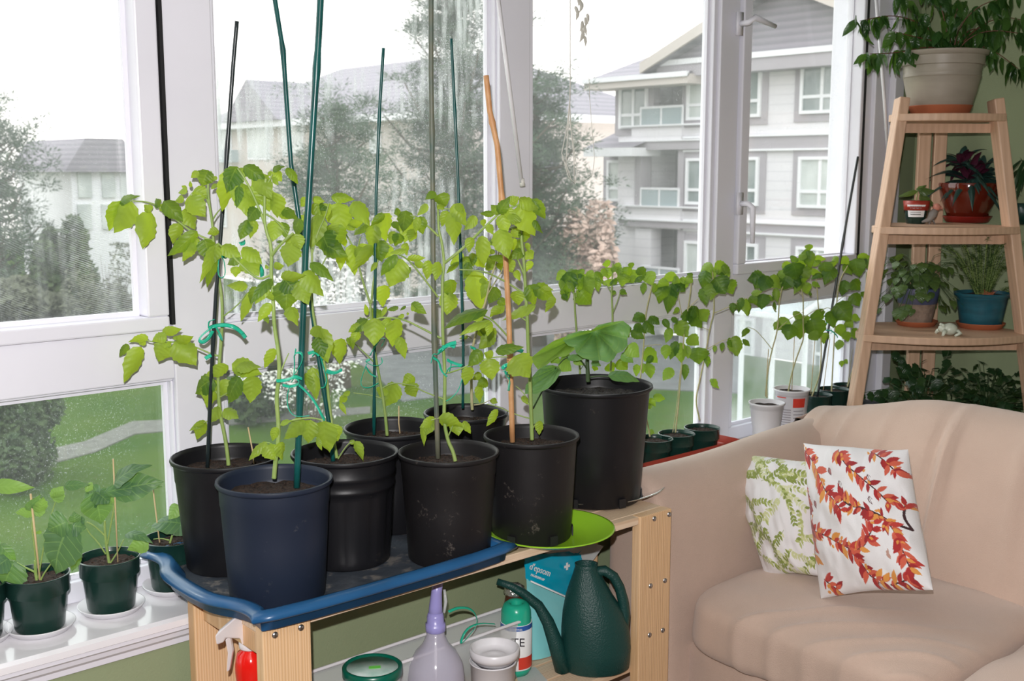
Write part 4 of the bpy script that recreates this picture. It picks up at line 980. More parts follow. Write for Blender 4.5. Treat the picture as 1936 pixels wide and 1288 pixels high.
def bow(lab, f, h, loops, w=.0044, group='green ribbon ties on the tomato stakes'):
    r = MB()
    for lp in loops:
        pts = [V(*cvt(f, lp[2*i], lp[2*i+1]), h+.006*math.sin(i*1.7)) for i in range(len(lp)//2)]
        r.tube(spl(pts, 2), w, 6, flat=.22)
    return tag(r.build('ribbon_tie', 'ribbon'), lab, 'ribbon', group)
h1, h2, h3, h4, h5, h6, h7, h8 = [hd(*P_) for P_ in ((1.09, 2.137), (1.075, 1.912), (1.295, 2.003), (1.506, 2.13), (1.467, 1.868), (1.748, 2.155), (1.70, 1.862), (2.03, 1.985))]
plant(P[1], h1-.01, '''
S P 432 880 430 858 425 825 416 784 413 750 412 712 416 672 421 606 419 556 409 497 404 470 403 441 401 418 396 388 393 361 394 332 400 324
B P 2.4 2 403 455 385 450 350 430 318 402 286 382 248 380
B P 2 -1 396 390 390 372 380 360 371 358 362 366 352 380
B P 2 2 401 418 409 404 417 395
B P 2.2 -3 416 674 400 670 372 657 334 646 287 647 272 642
B P 1.8 3 423 598 440 585 456 570 466 555
B P 2 0 414 750 405 735 390 742
B P 2 -2 414 752 440 738 458 730 475 738
B P 1.8 0 417 790 404 790 385 800
L Z1 2: 510 600 260 1040 330 u; 340 590 190 1010 200 t; 340 620 630 520 130 t; 780 740 660 1260 310 u; 770 740 680 640 140 u; 820 660 920 570 120 t; 900 640 980 740 100 u; 950 590 1225 880 200 t; 1160 900 1080 1190 180 u; 1250 690 1390 990 230 u
L Z1 -1: 1290 530 1540 815 270 u; 1380 420 1560 560 200 u; 1280 430 1150 480 100 u; 1230 540 1105 600 100 u; 1330 400 1320 310 45 u; 1280 420 1200 380 60 u; 1570 160 1490 385 220 t; 1440 180 1330 270 90 u; 1700 260 1620 290 50 u; 1690 350 1610 430 60 u; 1700 400 1640 350 50 u; 1480 600 1380 560 90 u
L Z1 -3: 1720 1000 1560 1050 120 u
L Z3 -4: 540 -170 120 180 170 t; 500 0 330 260 140 u; 770 30 570 555 150 u; 740 20 670 620 170 t; 640 -60 700 250 220 t; 830 0 750 300 200 u; 560 -60 380 120 150 u
L Z3 3: 1240 600 940 590 145 u; 1290 680 1140 1095 140 u; 1350 600 1280 850 120 t
L Y1 -3: 740 340 990 625 270 u; 760 350 960 280 140 u; 610 345 545 580 240 u; 640 360 690 410 100 u; 590 245 825 195 115 u; 640 260 475 340 130 u; 430 285 200 350 105 u; 200 375 92 520 75 t; 350 400 148 825 210 u; 400 340 320 370 80 u; 720 290 800 320 60 u
L Y1 -1: 1240 790 1110 1110 280 u; 1190 770 975 950 200 t; 1360 620 1090 740 150 u; 1400 600 1755 725 210 u; 1440 640 1540 740 140 u; 1270 790 1420 1000 160 u; 1310 1120 1480 1235 160 u; 1270 1110 1120 1290 140 u
L Y1 -4: 1490 755 1360 1065 210 t; 1650 740 1610 1060 220 u; 1450 640 1740 640 150 u
L Y2 0: 235 705 160 885 120 u; 250 700 90 800 70 u
''', 'tomato_leaf', 'stem_green', .0042, .0022, 1)
plant(P[2], h2, '''
S P 518 905 520 880 526 835 527 803 522 753 529 708 526 660 518 615 517 572 512 516 514 481 510 453 507 449 500 422 500 395 501 346 503 338
B P 3 1 500 422 494 405 480 372 465 341 449 318
B P 3.6 -3 514 483 525 468 541 452 554 441
B P 2 2 503 405 520 415 535 432 546 447
B P 1.8 0 503 350 508 344 515 330
B P 2.4 3 512 520 488 531 450 495 430 475 412 460
B P 2.4 -3 514 545 535 535 560 530 590 540
B P 2 0 514 545 500 550 485 560
B P 2.4 -2 530 804 552 795 569 792 590 790 612 795
B P 1.8 -1 520 850 512 838 504 837
B P 1.8 2 530 706 538 685 546 668
L Z2 1: 200 130 0 740 320 u; 210 110 60 480 260 t; 300 100 640 340 170 t; 290 340 380 835 330 u; 400 380 520 650 260 u; 460 200 700 580 240 u; 600 420 660 745 240 u; 720 470 770 830 250 u; 200 200 160 600 180 u; 560 300 640 560 180 u; 220 140 420 250 120 u
L Z2 -1: 350 850 250 1135 190 t; 490 690 350 880 190 t; 440 850 390 1115 140 u; 240 380 200 700 120 t
L Z2 3: 720 160 830 320 160 u; 890 130 1055 360 110 t; 700 170 880 110 110 t; 700 260 785 370 80 u; 700 180 630 250 80 u; 820 700 1060 850 170 t; 800 720 920 850 150 u; 760 860 700 1160 220 u; 830 880 890 1115 140 t; 930 1080 1090 1280 240 u; 760 1150 860 1170 60 t
L Z2 -4: 1090 835 1040 1085 170 t; 1020 1050 1090 1280 180 u
L Z3 2: 1170 50 1440 290 220 u; 1180 190 1400 460 250 u; 1080 320 1070 475 140 u; 1130 170 950 300 160 t; 880 30 1150 190 200 u; 1250 280 1130 390 140 u
L Z4 -3: 840 540 1120 885 280 u; 930 420 1260 680 150 t; 750 690 910 1005 260 u; 600 670 590 1110 300 t; 640 1030 760 1300 210 u; 400 640 100 1005 140 t; 330 700 160 1000 170 u; 340 830 420 950 140 u; 380 980 200 1245 140 u; 290 1150 350 1270 70 t; 520 620 880 590 170 u; 560 640 760 860 250 t; 680 150 620 480 310 u; 420 480 570 460 120 u; 340 460 300 500 60 u
L Y1 -2: 1890 420 1775 655 120 u
L Y2 -1: 1210 690 1010 880 150 u; 1270 690 1250 920 180 u; 1400 700 1460 1010 240 u; 1490 730 1540 900 140 u; 1340 860 1385 990 55 u; 850 905 670 1090 85 u; 840 940 930 1085 150 u; 970 910 1000 1085 120 u; 940 760 900 900 80 u; 980 730 1100 700 60 u
''', 'tomato_leaf', 'stem_green', .0046, .0026, 2)
plant(P[3], h3, '''
S P 637 866 632 840 627 800 622 760 616 700 605 650 594 610 589 562 590 500 590 474 580 430 575 400
B P 2 1 588 560 600 520 620 480 640 455
B P 2 0 590 480 600 440 615 410 622 385
B P 1.6 0 639 868 650 850 660 838 668 836
B P 2 -2 605 650 612 640 620 632
B P 2 0 622 760 612 730 598 705
L Z2 2: 1190 550 1090 670 120 u; 1260 550 1430 600 100 u; 1280 610 1400 820 180 t; 1430 620 1450 850 140 u; 1330 770 1240 1255 280 u; 1130 780 1110 960 120 u; 1170 900 1100 1120 140 u; 1440 640 1360 720 120 t
L Z5 1: 210 470 290 840 290 t; 60 730 430 930 220 t; 60 560 200 900 260 t; 0 350 20 720 130 u; 170 480 300 620 150 u
L Z7 -2: 50 740 150 1230 260 u; 0 860 90 1150 190 t; -60 720 100 900 200 u
L Y3 1: 150 370 190 680 130 u; 90 420 180 640 90 u; 560 1060 630 1255 100 u; 500 1060 560 1080 50 u
''', 'tomato_leaf', 'stem_green', .004, .002, 3)
plant(P[4], h4, '''
S P 732 824 728 778 721 733 709 670 703 620 700 574
B P 3 0 700 574 690 545 681 515 674 480 661 455 650 436
B P 2.8 0 702 574 706 530 715 490 722 460 718 448
B P 2 0 700 600 690 605 680 600
B P 2 -1 674 480 678 462 682 448
B P 2 -2 708 686 690 668 671 650 660 640
B P 1.8 0 721 735 740 725 756 725 790 730
B P 1.6 0 726 755 705 748 683 745 668 743
L Z5 0: 290 170 340 590 330 u; 190 90 520 130 120 t; 500 150 730 500 240 u; 170 180 150 450 160 u; 60 170 80 390 140 t; 420 490 650 430 150 u; 710 460 500 630 160 t; 350 640 390 790 100 u; 470 750 520 1190 200 u; 330 800 320 1120 130 u; 440 560 470 430 140 u; 560 780 600 990 150 u
L Z5 -1: 930 320 740 500 100 t; 930 320 960 710 310 u; 800 480 740 830 200 u; 1160 290 1060 330 110 t; 1240 280 1190 590 210 t; 1290 380 1210 735 230 u; 1060 430 1140 580 120 t; 1070 570 1010 760 150 u; 1150 600 1080 780 160 t; 1350 540 1280 720 160 u; 1220 730 1250 910 110 u; 840 690 900 1000 230 t; 760 760 480 1140 170 u; 820 1000 740 1140 70 u; 700 750 640 900 180 u; 1000 760 900 960 180 u
L Z7 1: 930 140 910 450 230 u; 890 600 720 450 140 t; 700 560 660 400 70 u; 960 440 890 600 60 u
L Z7 -3: 330 880 310 1245 230 u; 420 870 460 1000 60 t
L Y3 1: 940 520 830 740 170 u; 1110 460 990 540 120 u; 1050 520 1120 650 140 u; 500 590 430 660 50 u; 470 640 400 700 70 u; 410 700 470 820 45 u; 820 560 780 650 110 u
''', 'tomato_leaf', 'stem_green', .004, .0024, 4)
plant(P[5], h5, '''
S P 861 872 856 852 847 835 839 796 841 741 841 700 837 639 836 534 838 515 840 496 835 455 829 436 828 387 825 368
B P 2.6 -2 829 447 815 433 805 425 790 412 776 407
B P 3.4 -4 841 497 850 490 879 467 905 440 922 424 945 402 960 394 990 384
B P 2.4 -5 828 562 812 540 794 518 780 500 766 487 752 481
B P 2.4 -3 834 640 800 622 764 604 740 601 719 600 692 611 680 630
B P 2 -2 843 706 860 702 882 693 905 682 935 675 960 675
B P 1.8 -2 840 755 820 748 795 738 785 730
B P 2 -1 843 800 850 790 830 790 815 795
B P 1.6 0 845 830 852 815 858 800 860 795
B P 1.6 1 829 390 838 395 850 395 858 400
L Z5 -2: 1430 360 1470 615 150 t; 1530 190 1380 360 120 u; 1650 30 1495 130 110 t; 1700 50 1790 230 180 t; 1700 190 1750 280 110 u; 1800 280 1730 510 130 u; 1400 370 1360 600 110 u
L Z6 -2: 430 290 430 765 230 u; 420 190 600 500 190 u; 740 360 560 560 140 u; 840 400 840 510 90 u; 470 180 560 330 120 u
L Z6 -5: 1330 200 1560 635 320 u; 1290 330 1240 480 190 u; 1050 330 1210 80 140 t; 1060 320 940 200 120 t; 990 330 785 320 75 t; 1190 180 1340 90 130 u; 1330 120 1640 270 190 u; 1520 120 1700 400 150 t; 1530 420 1665 600 95 t; 1090 330 1160 620 180 u; 1060 540 1190 955 270 u; 910 470 980 620 120 u; 820 630 850 1060 200 u; 660 650 640 870 130 u; 1180 250 1260 440 150 u
L Z5 -6: 1110 900 880 1200 130 t; 1180 960 1000 1350 330 u; 1250 840 1000 880 90 u; 1250 950 1510 940 100 u; 1350 1010 1510 1070 100 u; 1300 1070 1130 1290 100 t; 1545 970 1520 1250 140 u; 1690 990 1640 1260 150 u
L Z7 -4: 800 600 790 990 280 u; 1090 610 1045 1005 260 u; 1130 860 1220 1175 150 u; 700 620 500 800 170 t; 560 780 500 960 130 u; 470 850 490 1050 75 t; 600 690 430 800 110 u; 960 600 1000 740 140 u; 1130 450 960 490 70 t; 1310 390 1525 545 120 t; 1300 450 1385 470 85 u; 1240 540 1280 540 40 u; 1230 430 1150 500 50 t; 1210 560 1110 590 60 u
L Z7 1: 1850 240 1800 560 250 u; 1850 60 1860 350 200 t
L Y4 -3: 500 430 455 595 120 u; 660 360 690 550 160 u; 880 340 1020 525 240 u; 600 290 480 430 100 t; 720 300 970 260 90 t; 700 340 620 310 80 u
L Y4 0: 230 870 440 950 140 u; 370 910 400 1035 120 u; 440 905 505 1015 65 u; 200 880 60 960 90 u; 90 930 100 1125 60 u; 180 890 110 1030 100 u
''', 'tomato_leaf', 'stem_green', .0044, .0022, 5)
plant(P[6], h6, '''
S P 893 775 892 760 891 722 891 690 892 663 902 622 910 590 918 574 927 528 940 493 944 470
B P 1.8 0 920 560 935 535 948 515 953 500
B P 1.8 0 892 640 885 635 870 635
B P 1.6 0 896 766 912 764 926 757
L Z6 2: 560 880 370 1040 110 u; 500 1000 320 1160 70 t; 570 920 640 1120 150 t; 680 870 700 1070 110 t; 970 950 890 1090 160 u; 1000 840 900 870 80 u; 1060 1000 1090 1120 110 t; 720 900 860 1080 160 u; 1290 680 1330 850 150 t; 1170 980 1250 1150 160 u; 940 700 1000 740 90 t; 880 1010 1010 1100 150 u; 640 1000 560 1250 130 t
L Z8 1: 560 -60 660 490 300 u; 760 80 660 340 130 u; 880 170 760 410 180 t; 920 430 780 590 110 u; 690 600 700 860 150 t; 860 740 620 1040 170 u; 480 850 350 890 65 u; 620 760 700 880 100 u; 640 60 740 120 90 u; 980 420 850 560 110 u; 900 340 1000 420 110 t
L Y4 0: 600 490 520 545 65 u; 650 545 560 600 90 t; 570 590 585 745 80 u; 680 715 720 745 50 u; 700 120 590 280 130 u
''', 'tomato_leaf', 'stem_pale', .0038, .002, 6)
plant(P[7], h7, '''
S P 1006 832 1005 800 1004 774 1002 715 999 672 997 600 995 574 992 520 991 496 986 455 985 433 981 428 970 430 963 434
B P 3 0 993 523 985 505 977 486
B P 2.6 -2 992 556 975 545 955 532 935 522 922 516 900 511 868 510
B P 2.4 -3 971 649 950 625 929 603 915 597 905 594
B P 2 0 994 606 985 600 978 594
B P 1.6 0 1004 792 985 787 965 780 945 770 920 764
B P 1.4 0 1006 815 1010 805 1014 800
B P 1.6 1 1000 766 995 750 985 738 975 730
L Z6 1: 1230 540 1360 660 140 u; 1400 540 1410 730 160 t; 1240 670 1280 860 140 u; 1430 730 1475 870 85 u; 1420 840 1170 960 130 t; 1190 980 885 920 110 t; 1430 850 1530 960 160 u; 1510 980 1430 1140 100 u; 1180 960 1240 1145 160 u; 1290 1110 1350 1260 110 u; 1000 700 900 760 90 t
L Z8 -1: 1310 140 1410 420 180 t; 1400 150 1690 350 190 t; 1680 300 1550 525 120 u; 1510 170 1670 215 60 u; 1150 220 1180 430 190 u; 1420 430 940 640 160 u; 1340 160 1500 180 70 t
L Z8 -5: 750 490 120 770 200 t; 780 630 350 850 120 u; 790 640 740 860 110 u; 700 560 500 620 120 u
L Y4 -1: 740 800 640 950 75 u; 690 715 740 745 55 u; 1105 900 1100 1025 75 u; 960 680 1000 760 60 u
''', 'tomato_leaf', 'stem_green', .0046, .0028, 7)

# stakes
stake('dark cane beside the tomato plant in the back left pot', [(448, 40), (441, 120), (424, 360), (408, 560), (399, 720), (392, 884)], h1-.03, h1-.025, .0040, 'stake_dark', knots=11)
stake('thick green bamboo stake in the navy pot', [(608, -40), (603, 60), (590, 270), (578, 470), (571, 650), (561, 922)], h2+.02, h2+.01, .0062, 'stake_green', knots=9)
stake('leaning jointed green cane in the ribbed pot', [(515, -30), (535, 95), (550, 310), (575, 480), (600, 660), (622, 800), (630, 872)], h3+.03, h3-.01, .0048, 'stake_green', knots=7)
stake('slim green cane in the back tray pot', [(725, 91), (718, 200), (711, 370), (709, 560), (707, 822)], h4, h4, .0036, 'stake_green', knots=8)
stake('tall weathered cane in the scuffed pot', [(815, -40), (815, 140), (818, 360), (820, 600), (828, 867)], h5+.01, h5-.005, .0052, 'bamboo_old', knots=10)
stake('thin dark cane in the hindmost pot', [(853, 73), (857, 150), (866, 340), (872, 520), (876, 660), (875, 772)], h6, h6, .0036, 'stake_green', knots=9)
stake('tan bamboo cane in the dusty pot on the lime plate', [(919, 143), (926, 210), (940, 275), (951, 400), (962, 600), (969, 836)], h7+.01, h7-.01, .0062, 'bamboo', name='bamboo_cane', knots=9)
for x0, y0, x1, y1, h, lab in ((469, 808, 477, 850, h1+.06, 'short wooden skewer at the back of the left rear pot'), (754, 768, 754, 800, h4+.07, 'tiny wooden skewer tip behind the back tray pot')):
    tag(MB().tube([V(x0, y0, h), V(x1, y1, h), V(x1+4, y1+35, h)], .0016, 6).build('wooden_skewer', 'skewer'), lab, 'skewer')
# ribbon ties
bow('green ribbon bow high on the dark cane of the back left pot', 'Z3', h1-.045, [(700, 205, 760, 140, 850, 130, 900, 180, 950, 200), (850, 130, 830, 300, 830, 450, 880, 495, 930, 440, 920, 280, 880, 180), (880, 150, 960, 200, 900, 150, 850, 170, 790, 150)])
bow('long green ribbon tail arching over a leaf below the crown', 'Z3', h1-.06, [(1160, 180, 1260, 190, 1370, 260, 1440, 380, 1440, 460), (1130, 10, 1180, 0, 1200, -20)], .005)
bow('green ribbon bow low on the dark cane of the back left pot', 'Y1', h1-.045, [(1130, 190, 1200, 160, 1300, 150, 1400, 160, 1500, 220, 1560, 300), (1170, 180, 1060, 260, 1010, 330, 1060, 360, 1130, 310, 1180, 220), (1220, 180, 1270, 260, 1290, 340, 1240, 260), (1130, 190, 1130, 110, 1190, 90), (1300, 150, 1430, 160, 1530, 250), (1090, 540, 1160, 500)])
bow('big trailing green ribbon between the navy pot stem and its stake', 'Y2', h2-.02, [(940, 310, 1000, 310, 1080, 290, 1120, 260, 1190, 290), (1000, 350, 1080, 370, 1180, 330, 1120, 270, 1090, 320), (1070, 360, 1040, 480, 1060, 600, 1130, 665, 1260, 650), (1160, 350, 1240, 420, 1320, 520, 1380, 640, 1410, 690), (1110, 260, 1120, 140, 1110, 40, 1190, 30, 1200, 120, 1120, 240), (1120, 60, 1130, 0)], .004)
bow('green ribbon on the leaning cane of the ribbed pot', 'Y3', h3-.02, [(110, 240, 180, 220, 220, 260), (230, 270, 260, 380, 290, 480, 270, 560, 240, 560), (290, 400, 360, 425, 420, 390), (280, 410, 350, 430, 430, 395), (150, 270, 200, 210, 250, 300)])
bow('green ribbon loops on the slim cane of the back tray pot', 'Y3', h4-.03, [(690, 300, 640, 310, 700, 350, 760, 360, 810, 330, 800, 280), (660, 340, 600, 500, 620, 560, 690, 565, 770, 520), (650, 360, 690, 430, 750, 460), (690, 260, 730, 190, 790, 100, 840, 100, 800, 170)], .0042)
bow('knotted green ribbon on the weathered cane of the scuffed pot', 'Y4', h5-.02, [(160, 400, 180, 310, 220, 330, 250, 280), (180, 350, 230, 380, 250, 470, 300, 515), (290, 490, 320, 430, 420, 430), (230, 300, 300, 240, 380, 220), (260, 260, 330, 240, 370, 260), (300, 370, 360, 400, 430, 420), (430, 540, 400, 640, 330, 710, 290, 730), (310, 370, 340, 400, 320, 470)])
bow('short green ribbon on the thin cane of the hindmost pot', 'Y4', h6-.03, [(505, 262, 530, 265, 550, 285)])
bow('green ribbon hanging on the tan bamboo cane', 'Y4', h7-.02, [(780, 450, 800, 420, 850, 410, 830, 460, 790, 470), (830, 420, 800, 500, 850, 540, 840, 640), (870, 300, 900, 280, 940, 290, 960, 300), (800, 480, 850, 500, 830, 640)])

# cucumber
def broad(mb, c, outline, h, hc, f, bulge=.02, up=True, rings=5, side='t'):
    """palmate blade: attachment point c, rim traced as outline, dished round the veins"""
    n0 = len(outline)//2; P_o = [Vector(cvt(f, outline[2*i], outline[2*i+1])) for i in range(n0)]
    Q = []
    for i in range(n0):
        for k in range(4): Q.append(P_o[i].lerp(P_o[(i+1) % n0], k/4))
    n = len(Q); cc = Vector(cvt(f, *c)); ymin = min(q_.y for q_ in Q); ymax = max(q_.y for q_ in Q)
    vs = [V(cc.x, cc.y, hc)]; uv = [(.5, .0)]
    for r in range(1, rings+1):
        t = r/rings
        for i, q_ in enumerate(Q):
            p = cc.lerp(q_, t); ph = 2*math.pi*i/n
            ht = h+(hc-h)*(1-t)+ (-.07*(q_.y-cc.y)/(ymax-ymin+1)*t)
            ht += -bulge*math.sin(math.pi*t)*(.45+.55*abs(math.sin(ph*3.5)))
            vs.append(V(p.x, p.y, ht)); uv.append((.5+(.5*((i*7/n) % 1)-.0), t))
    fs = [(0, 1+i, 1+(i+1) % n) for i in range(n)]+[(1+(r-1)*n+i, 1+r*n+i, 1+r*n+(i+1) % n, 1+(r-1)*n+(i+1) % n) for r in range(1, rings) for i in range(n)]
    a = sum(P_o[i].x*P_o[(i+1) % n0].y-P_o[(i+1) % n0].x*P_o[i].y for i in range(n0))
    if (a > 0) == (side == 't'): fs = [f_[::-1] for f_ in fs]
    mb.add(vs, fs, uv)
bl = MB()
broad(bl, (510, 785), (185, 880, 230, 820, 350, 785, 480, 775, 540, 725, 660, 695, 795, 680, 865, 735, 862, 800, 838, 860, 840, 930, 790, 990, 735, 1010, 700, 1070, 640, 1105, 560, 1080, 480, 1085, 380, 1055, 320, 1010, 300, 950, 240, 935), h8-.13, h8-.06, 'Y5', .03)
broad(bl, (1400, 190), (1035, 350, 1130, 270, 1230, 205, 1310, 175, 1420, 140, 1500, 160, 1460, 240, 1400, 290, 1330, 340, 1250, 350, 1160, 420, 1090, 455, 1050, 400), h8-.10, h8-.03, 'Y4', .015, side='u')
broad(bl, (1270, 430), (1295, 470, 1240, 560, 1180, 620, 1080, 665, 975, 668, 985, 590, 1040, 520, 1090, 460, 1150, 420, 1220, 415), h8-.17, h8-.14, 'Y4', .01)
bl.build('leaf_blade', 'cucumber_leaf', P[8])
plant(P[8], h8-.02, '''
S P 1112 722 1111 700 1110 681 1112 655 1122 630
B P 2.6 -14 1008 772 1025 740 1040 712 1052 694
B P 2.2 -8 1111 700 1095 676 1070 675 1056 690
B P 2 -6 1113 714 1130 711 1152 712 1165 716
L Y5 -6: 640 1240 960 1300 130 t; 220 1060 460 1055 60 t; 150 1080 270 1190 150 u; 140 1050 60 1110 110 u
L Y5 0: 840 930 960 1050 150 u; 780 1010 900 1110 90 t; 480 1080 570 1140 90 t; 300 1060 390 1130 90 u; 260 1040 160 1060 110 u
''', 'cucumber_leaf', 'stem_dark', .0055, .004, 8, lob=.03)

# ---------------------------------------------------------------- pots on the sill
def sill_pot(lab, X, Y, r=.062, h=.105, z=.666, name='potted_seedling', cat='potted plant', m='green_pot', kind=3, soil_m='soil', drop=.014):
    return nursery_pot(lab, X, Y, z, r, r*.77, h, m, kind=kind, name=name, soil_m=soil_m, drop=drop, cat=cat)
G = {}
for k, (x, y, lab, sl) in enumerate(((76, 1185, 'broccoli seedling in the leftmost whole green pot on the sill', 'white saucer under the leftmost green pot'), (211, 1148, 'seedling with a folded grey green leaf in the middle sill pot', 'white saucer under the middle green pot'), (330, 1108, 'seedling in the green pot half hidden by the blue tray', 'white saucer half under the blue tray end'))):
    p = onp(x, y, 2, .665); G[k] = sill_pot(lab, p.x, p.y, .0605, .108, .6655)
    saucer('pot_saucer', (p.x, p.y, .6602), .066, .014, 'white_plastic', sl, base=.80)
    G[k]['h'] = 0; del G[k]['h']; G[(k, 'h')] = hd(p.x, p.y)
p = onp(-45, 1205, 2, .665); saucer('pot_saucer', (p.x, p.y, .6602), .066, .014, 'white_plastic', 'white saucer just entering at the left edge of the sill', base=.8)
G[3] = sill_pot('broad leaved seedling whose pale leaf enters at the left edge', p.x, p.y, .0605, .108, .6655); g3 = hd(p.x, p.y)
plant(G[0], G[(0, 'h')], '''
S P 74 1113 70 1100 66 1082 66 1060
B P 2.2 0 66 1082 45 1072 32 1064
B P 2 0 72 1110 80 1090 90 1075 100 1062
B P 1.8 0 70 1100 66 1040 60 1000 62 975
B P 1.8 0 72 1095 85 1020 95 980 105 948
L Y8 -4: 490 520 390 870 300 t; 520 510 515 430 70 t; 500 530 600 545 130 t; 560 500 590 480 60 t; 470 500 330 560 170 t; 100 780 30 960 220 t; 0 660 115 775 70 t; 60 760 -60 860 150 t
L Y8 1: 235 440 105 440 80 u; 230 430 330 360 130 u; 180 420 285 310 55 t; 270 440 300 330 90 u; 375 360 440 255 110 u; 370 340 450 290 70 u; 445 255 630 245 60 t; 265 590 275 560 40 u; 540 700 500 850 70 t; 600 250 650 280 70 u
''', 'eggplant_leaf', 'stem_green', .003, .002, 11, lob=.10, fold=.15)
plant(G[1], G[(1, 'h')], '''
S P 209 1077 204 1050 200 1022 198 1000 198 985
B P 2 1 203 1030 210 990 217 950 219 935
B P 2.2 -1 200 1015 188 1003 175 992 164 987
B P 1.8 -1 200 1048 185 1025 170 1010 164 1000
B P 1.8 0 208 1066 222 1045 234 1020
L Y8 0: 780 290 1140 225 175 t; 720 300 1130 260 85 t; 790 250 1060 110 130 t; 650 300 700 520 190 t; 700 300 580 360 150 t; 660 290 760 380 140 t; 870 590 1065 655 75 t; 1035 650 885 700 110 u; 760 360 800 340 50 u
''', 'eggplant_leaf', 'stem_green', .0034, .0022, 12, lob=.04, fold=.15)
plant(G[2], G[(2, 'h')], '''
S P 322 1048 320 1030 326 1012
B P 1.6 0 320 1022 305 1018 290 1020
L Y8 0: 1280 520 1050 530 150 t; 1245 385 1170 490 95 u; 1330 480 1200 600 160 t; 1160 690 1230 720 50 u; 1300 430 1350 330 120 t
''', 'eggplant_leaf', 'stem_green', .003, .002, 13, lob=.06)
plant(G[3], g3, '''
S P -45 1110 -40 1060 -30 1010
B P 2 0 -40 1050 -30 980 -10 930
L Y8 2: -60 250 245 265 100 u; -120 600 20 700 120 t
''', 'eggplant_leaf', 'stem_green', .003, .002, 14, lob=.04)
for k, (x0, y0, x1, y1, lab) in enumerate(((58, 934, 78, 1120, 'wooden skewer standing in the leftmost sill pot'), (214, 868, 223, 1068, 'wooden skewer standing in the middle sill pot'), (289, 921, 305, 1054, 'wooden skewer standing in the sill pot by the tray'))):
    h = G[(k, 'h')]; tag(MB().tube([V(x0, y0, h), V(x1, y1, h)], .0021 if k == 0 else .0016, 8).build('wooden_skewer', 'skewer'), lab, 'skewer')

# red tray with three seedlings in view, more pots hidden by the large pot
zt = .6655
def onz_h(x, y, z): return onp(x, y, 2, z)
R_ = {}
tp = [onp(1237, 850, 2, zt+.01), onp(1282, 838, 2, zt+.01), onp(1330, 826, 2, zt+.01)]
dirx = 1
ys = 2.205
xs = [onp(px, 826, 1, ys).x for px in (1237, 1279, 1327)]
rt_ = thing('seed_tray', 'long narrow red tray on the sill holding small green pots', 'tray', (2.55, ys, .6602))
m = MB(); x0_, x1_ = 1.93, xs[2]+.10
def ring(d, z, w=.062): return [(x0_+d, ys-w+d, z), (x1_-d, ys-w+d, z), (x1_-d, ys+w-d, z), (x0_+d, ys+w-d, z)]
rr = [ring(.012, .6602), ring(.0, .695), ring(-.005, .722), ring(-.005, .699), ring(.002, .699), ring(.014, .6625)]
vs = [p for r_ in rr for p in r_]; m.add(vs, [(i*4+k, i*4+(k+1) % 4, (i+1)*4+(k+1) % 4, (i+1)*4+k) for i in range(5) for k in range(4)]+[(3, 2, 1, 0), (20, 21, 22, 23)])
m.build('tray_body', 'red_plastic', rt_, smooth=False, bevel=.002)
labs = ['tomato seedling in the small green pot nearest the large black pot', 'tomato seedling in the middle small green pot of the red tray', 'tomato seedling in the small green pot at the far end of the red tray']
for k in range(3): R_[k] = (nursery_pot(labs[k], xs[k], ys, .663, .055, .043, .100, 'green_pot', kind=3, name='potted_seedling', drop=.012, group='seedling pots along the sill'), hd(xs[k], ys))
xh = [onp(1097, 700, 1, ys).x, onp(1154, 700, 1, ys).x]
R_[3] = (nursery_pot('tomato seedling rising left of the broad cucumber leaf', xh[0], ys, .663, .052, .043, .100, 'green_pot', kind=3, name='potted_seedling', drop=.012, group='seedling pots along the sill'), hd(xh[0], ys))
R_[4] = (nursery_pot('tall forked tomato seedling rising behind the broad cucumber leaf', xh[1], ys, .663, .052, .043, .100, 'green_pot', kind=3, name='potted_seedling', drop=.012, group='seedling pots along the sill'), hd(xh[1], ys))
plant(R_[3][0], R_[3][1], '''
S P 1104 860 1100 780 1097 702 1092 660 1090 625 1087 590 1086 560 1083 545 1078 535
B P 1.6 0 1089 562 1090 545 1094 530
B P 1.4 0 1097 700 1102 692 1106 686
L Y5 0: 270 180 220 420 150 t; 220 180 110 270 100 u; 180 260 160 370 70 u; 200 340 225 485 90 t; 330 165 370 250 110 t; 360 200 350 390 100 t; 400 230 480 420 150 u; 340 360 470 515 180 t; 520 240 545 390 80 u; 510 180 590 300 80 t; 430 180 500 260 90 u; 230 200 330 160 80 t; 290 200 330 260 70 u; 260 250 290 400 90 u; 370 210 420 300 100 u; 180 410 230 475 60 t
''', 'seedling_leaf', 'stem_green', .0034, .002, 21)
plant(R_[4][0], R_[4][1], '''
S P 1153 860 1154 780 1154 702 1158 610 1158 590 1156 555 1158 520 1159 498
B P 1.6 0 1159 590 1168 568 1173 550
B P 1.6 0 1155 552 1148 540 1140 530
L Y5 0: 670 90 580 110 75 u; 690 120 780 190 110 u; 620 140 640 260 120 u; 640 260 660 335 110 u; 760 180 765 265 60 t; 840 130 830 250 90 t; 870 90 885 145 55 t; 810 200 780 335 120 u; 760 370 835 410 65 t; 705 370 690 425 45 t; 690 260 730 310 90 t; 700 120 690 200 70 u; 580 160 640 230 100 u; 730 130 790 230 70 u; 860 230 900 300 90 t
L Y5 0: 640 1120 700 1200 110 u; 740 1080 840 1180 130 u; 520 1140 500 1190 70 u
''', 'seedling_leaf', 'stem_green', .0034, .002, 22)
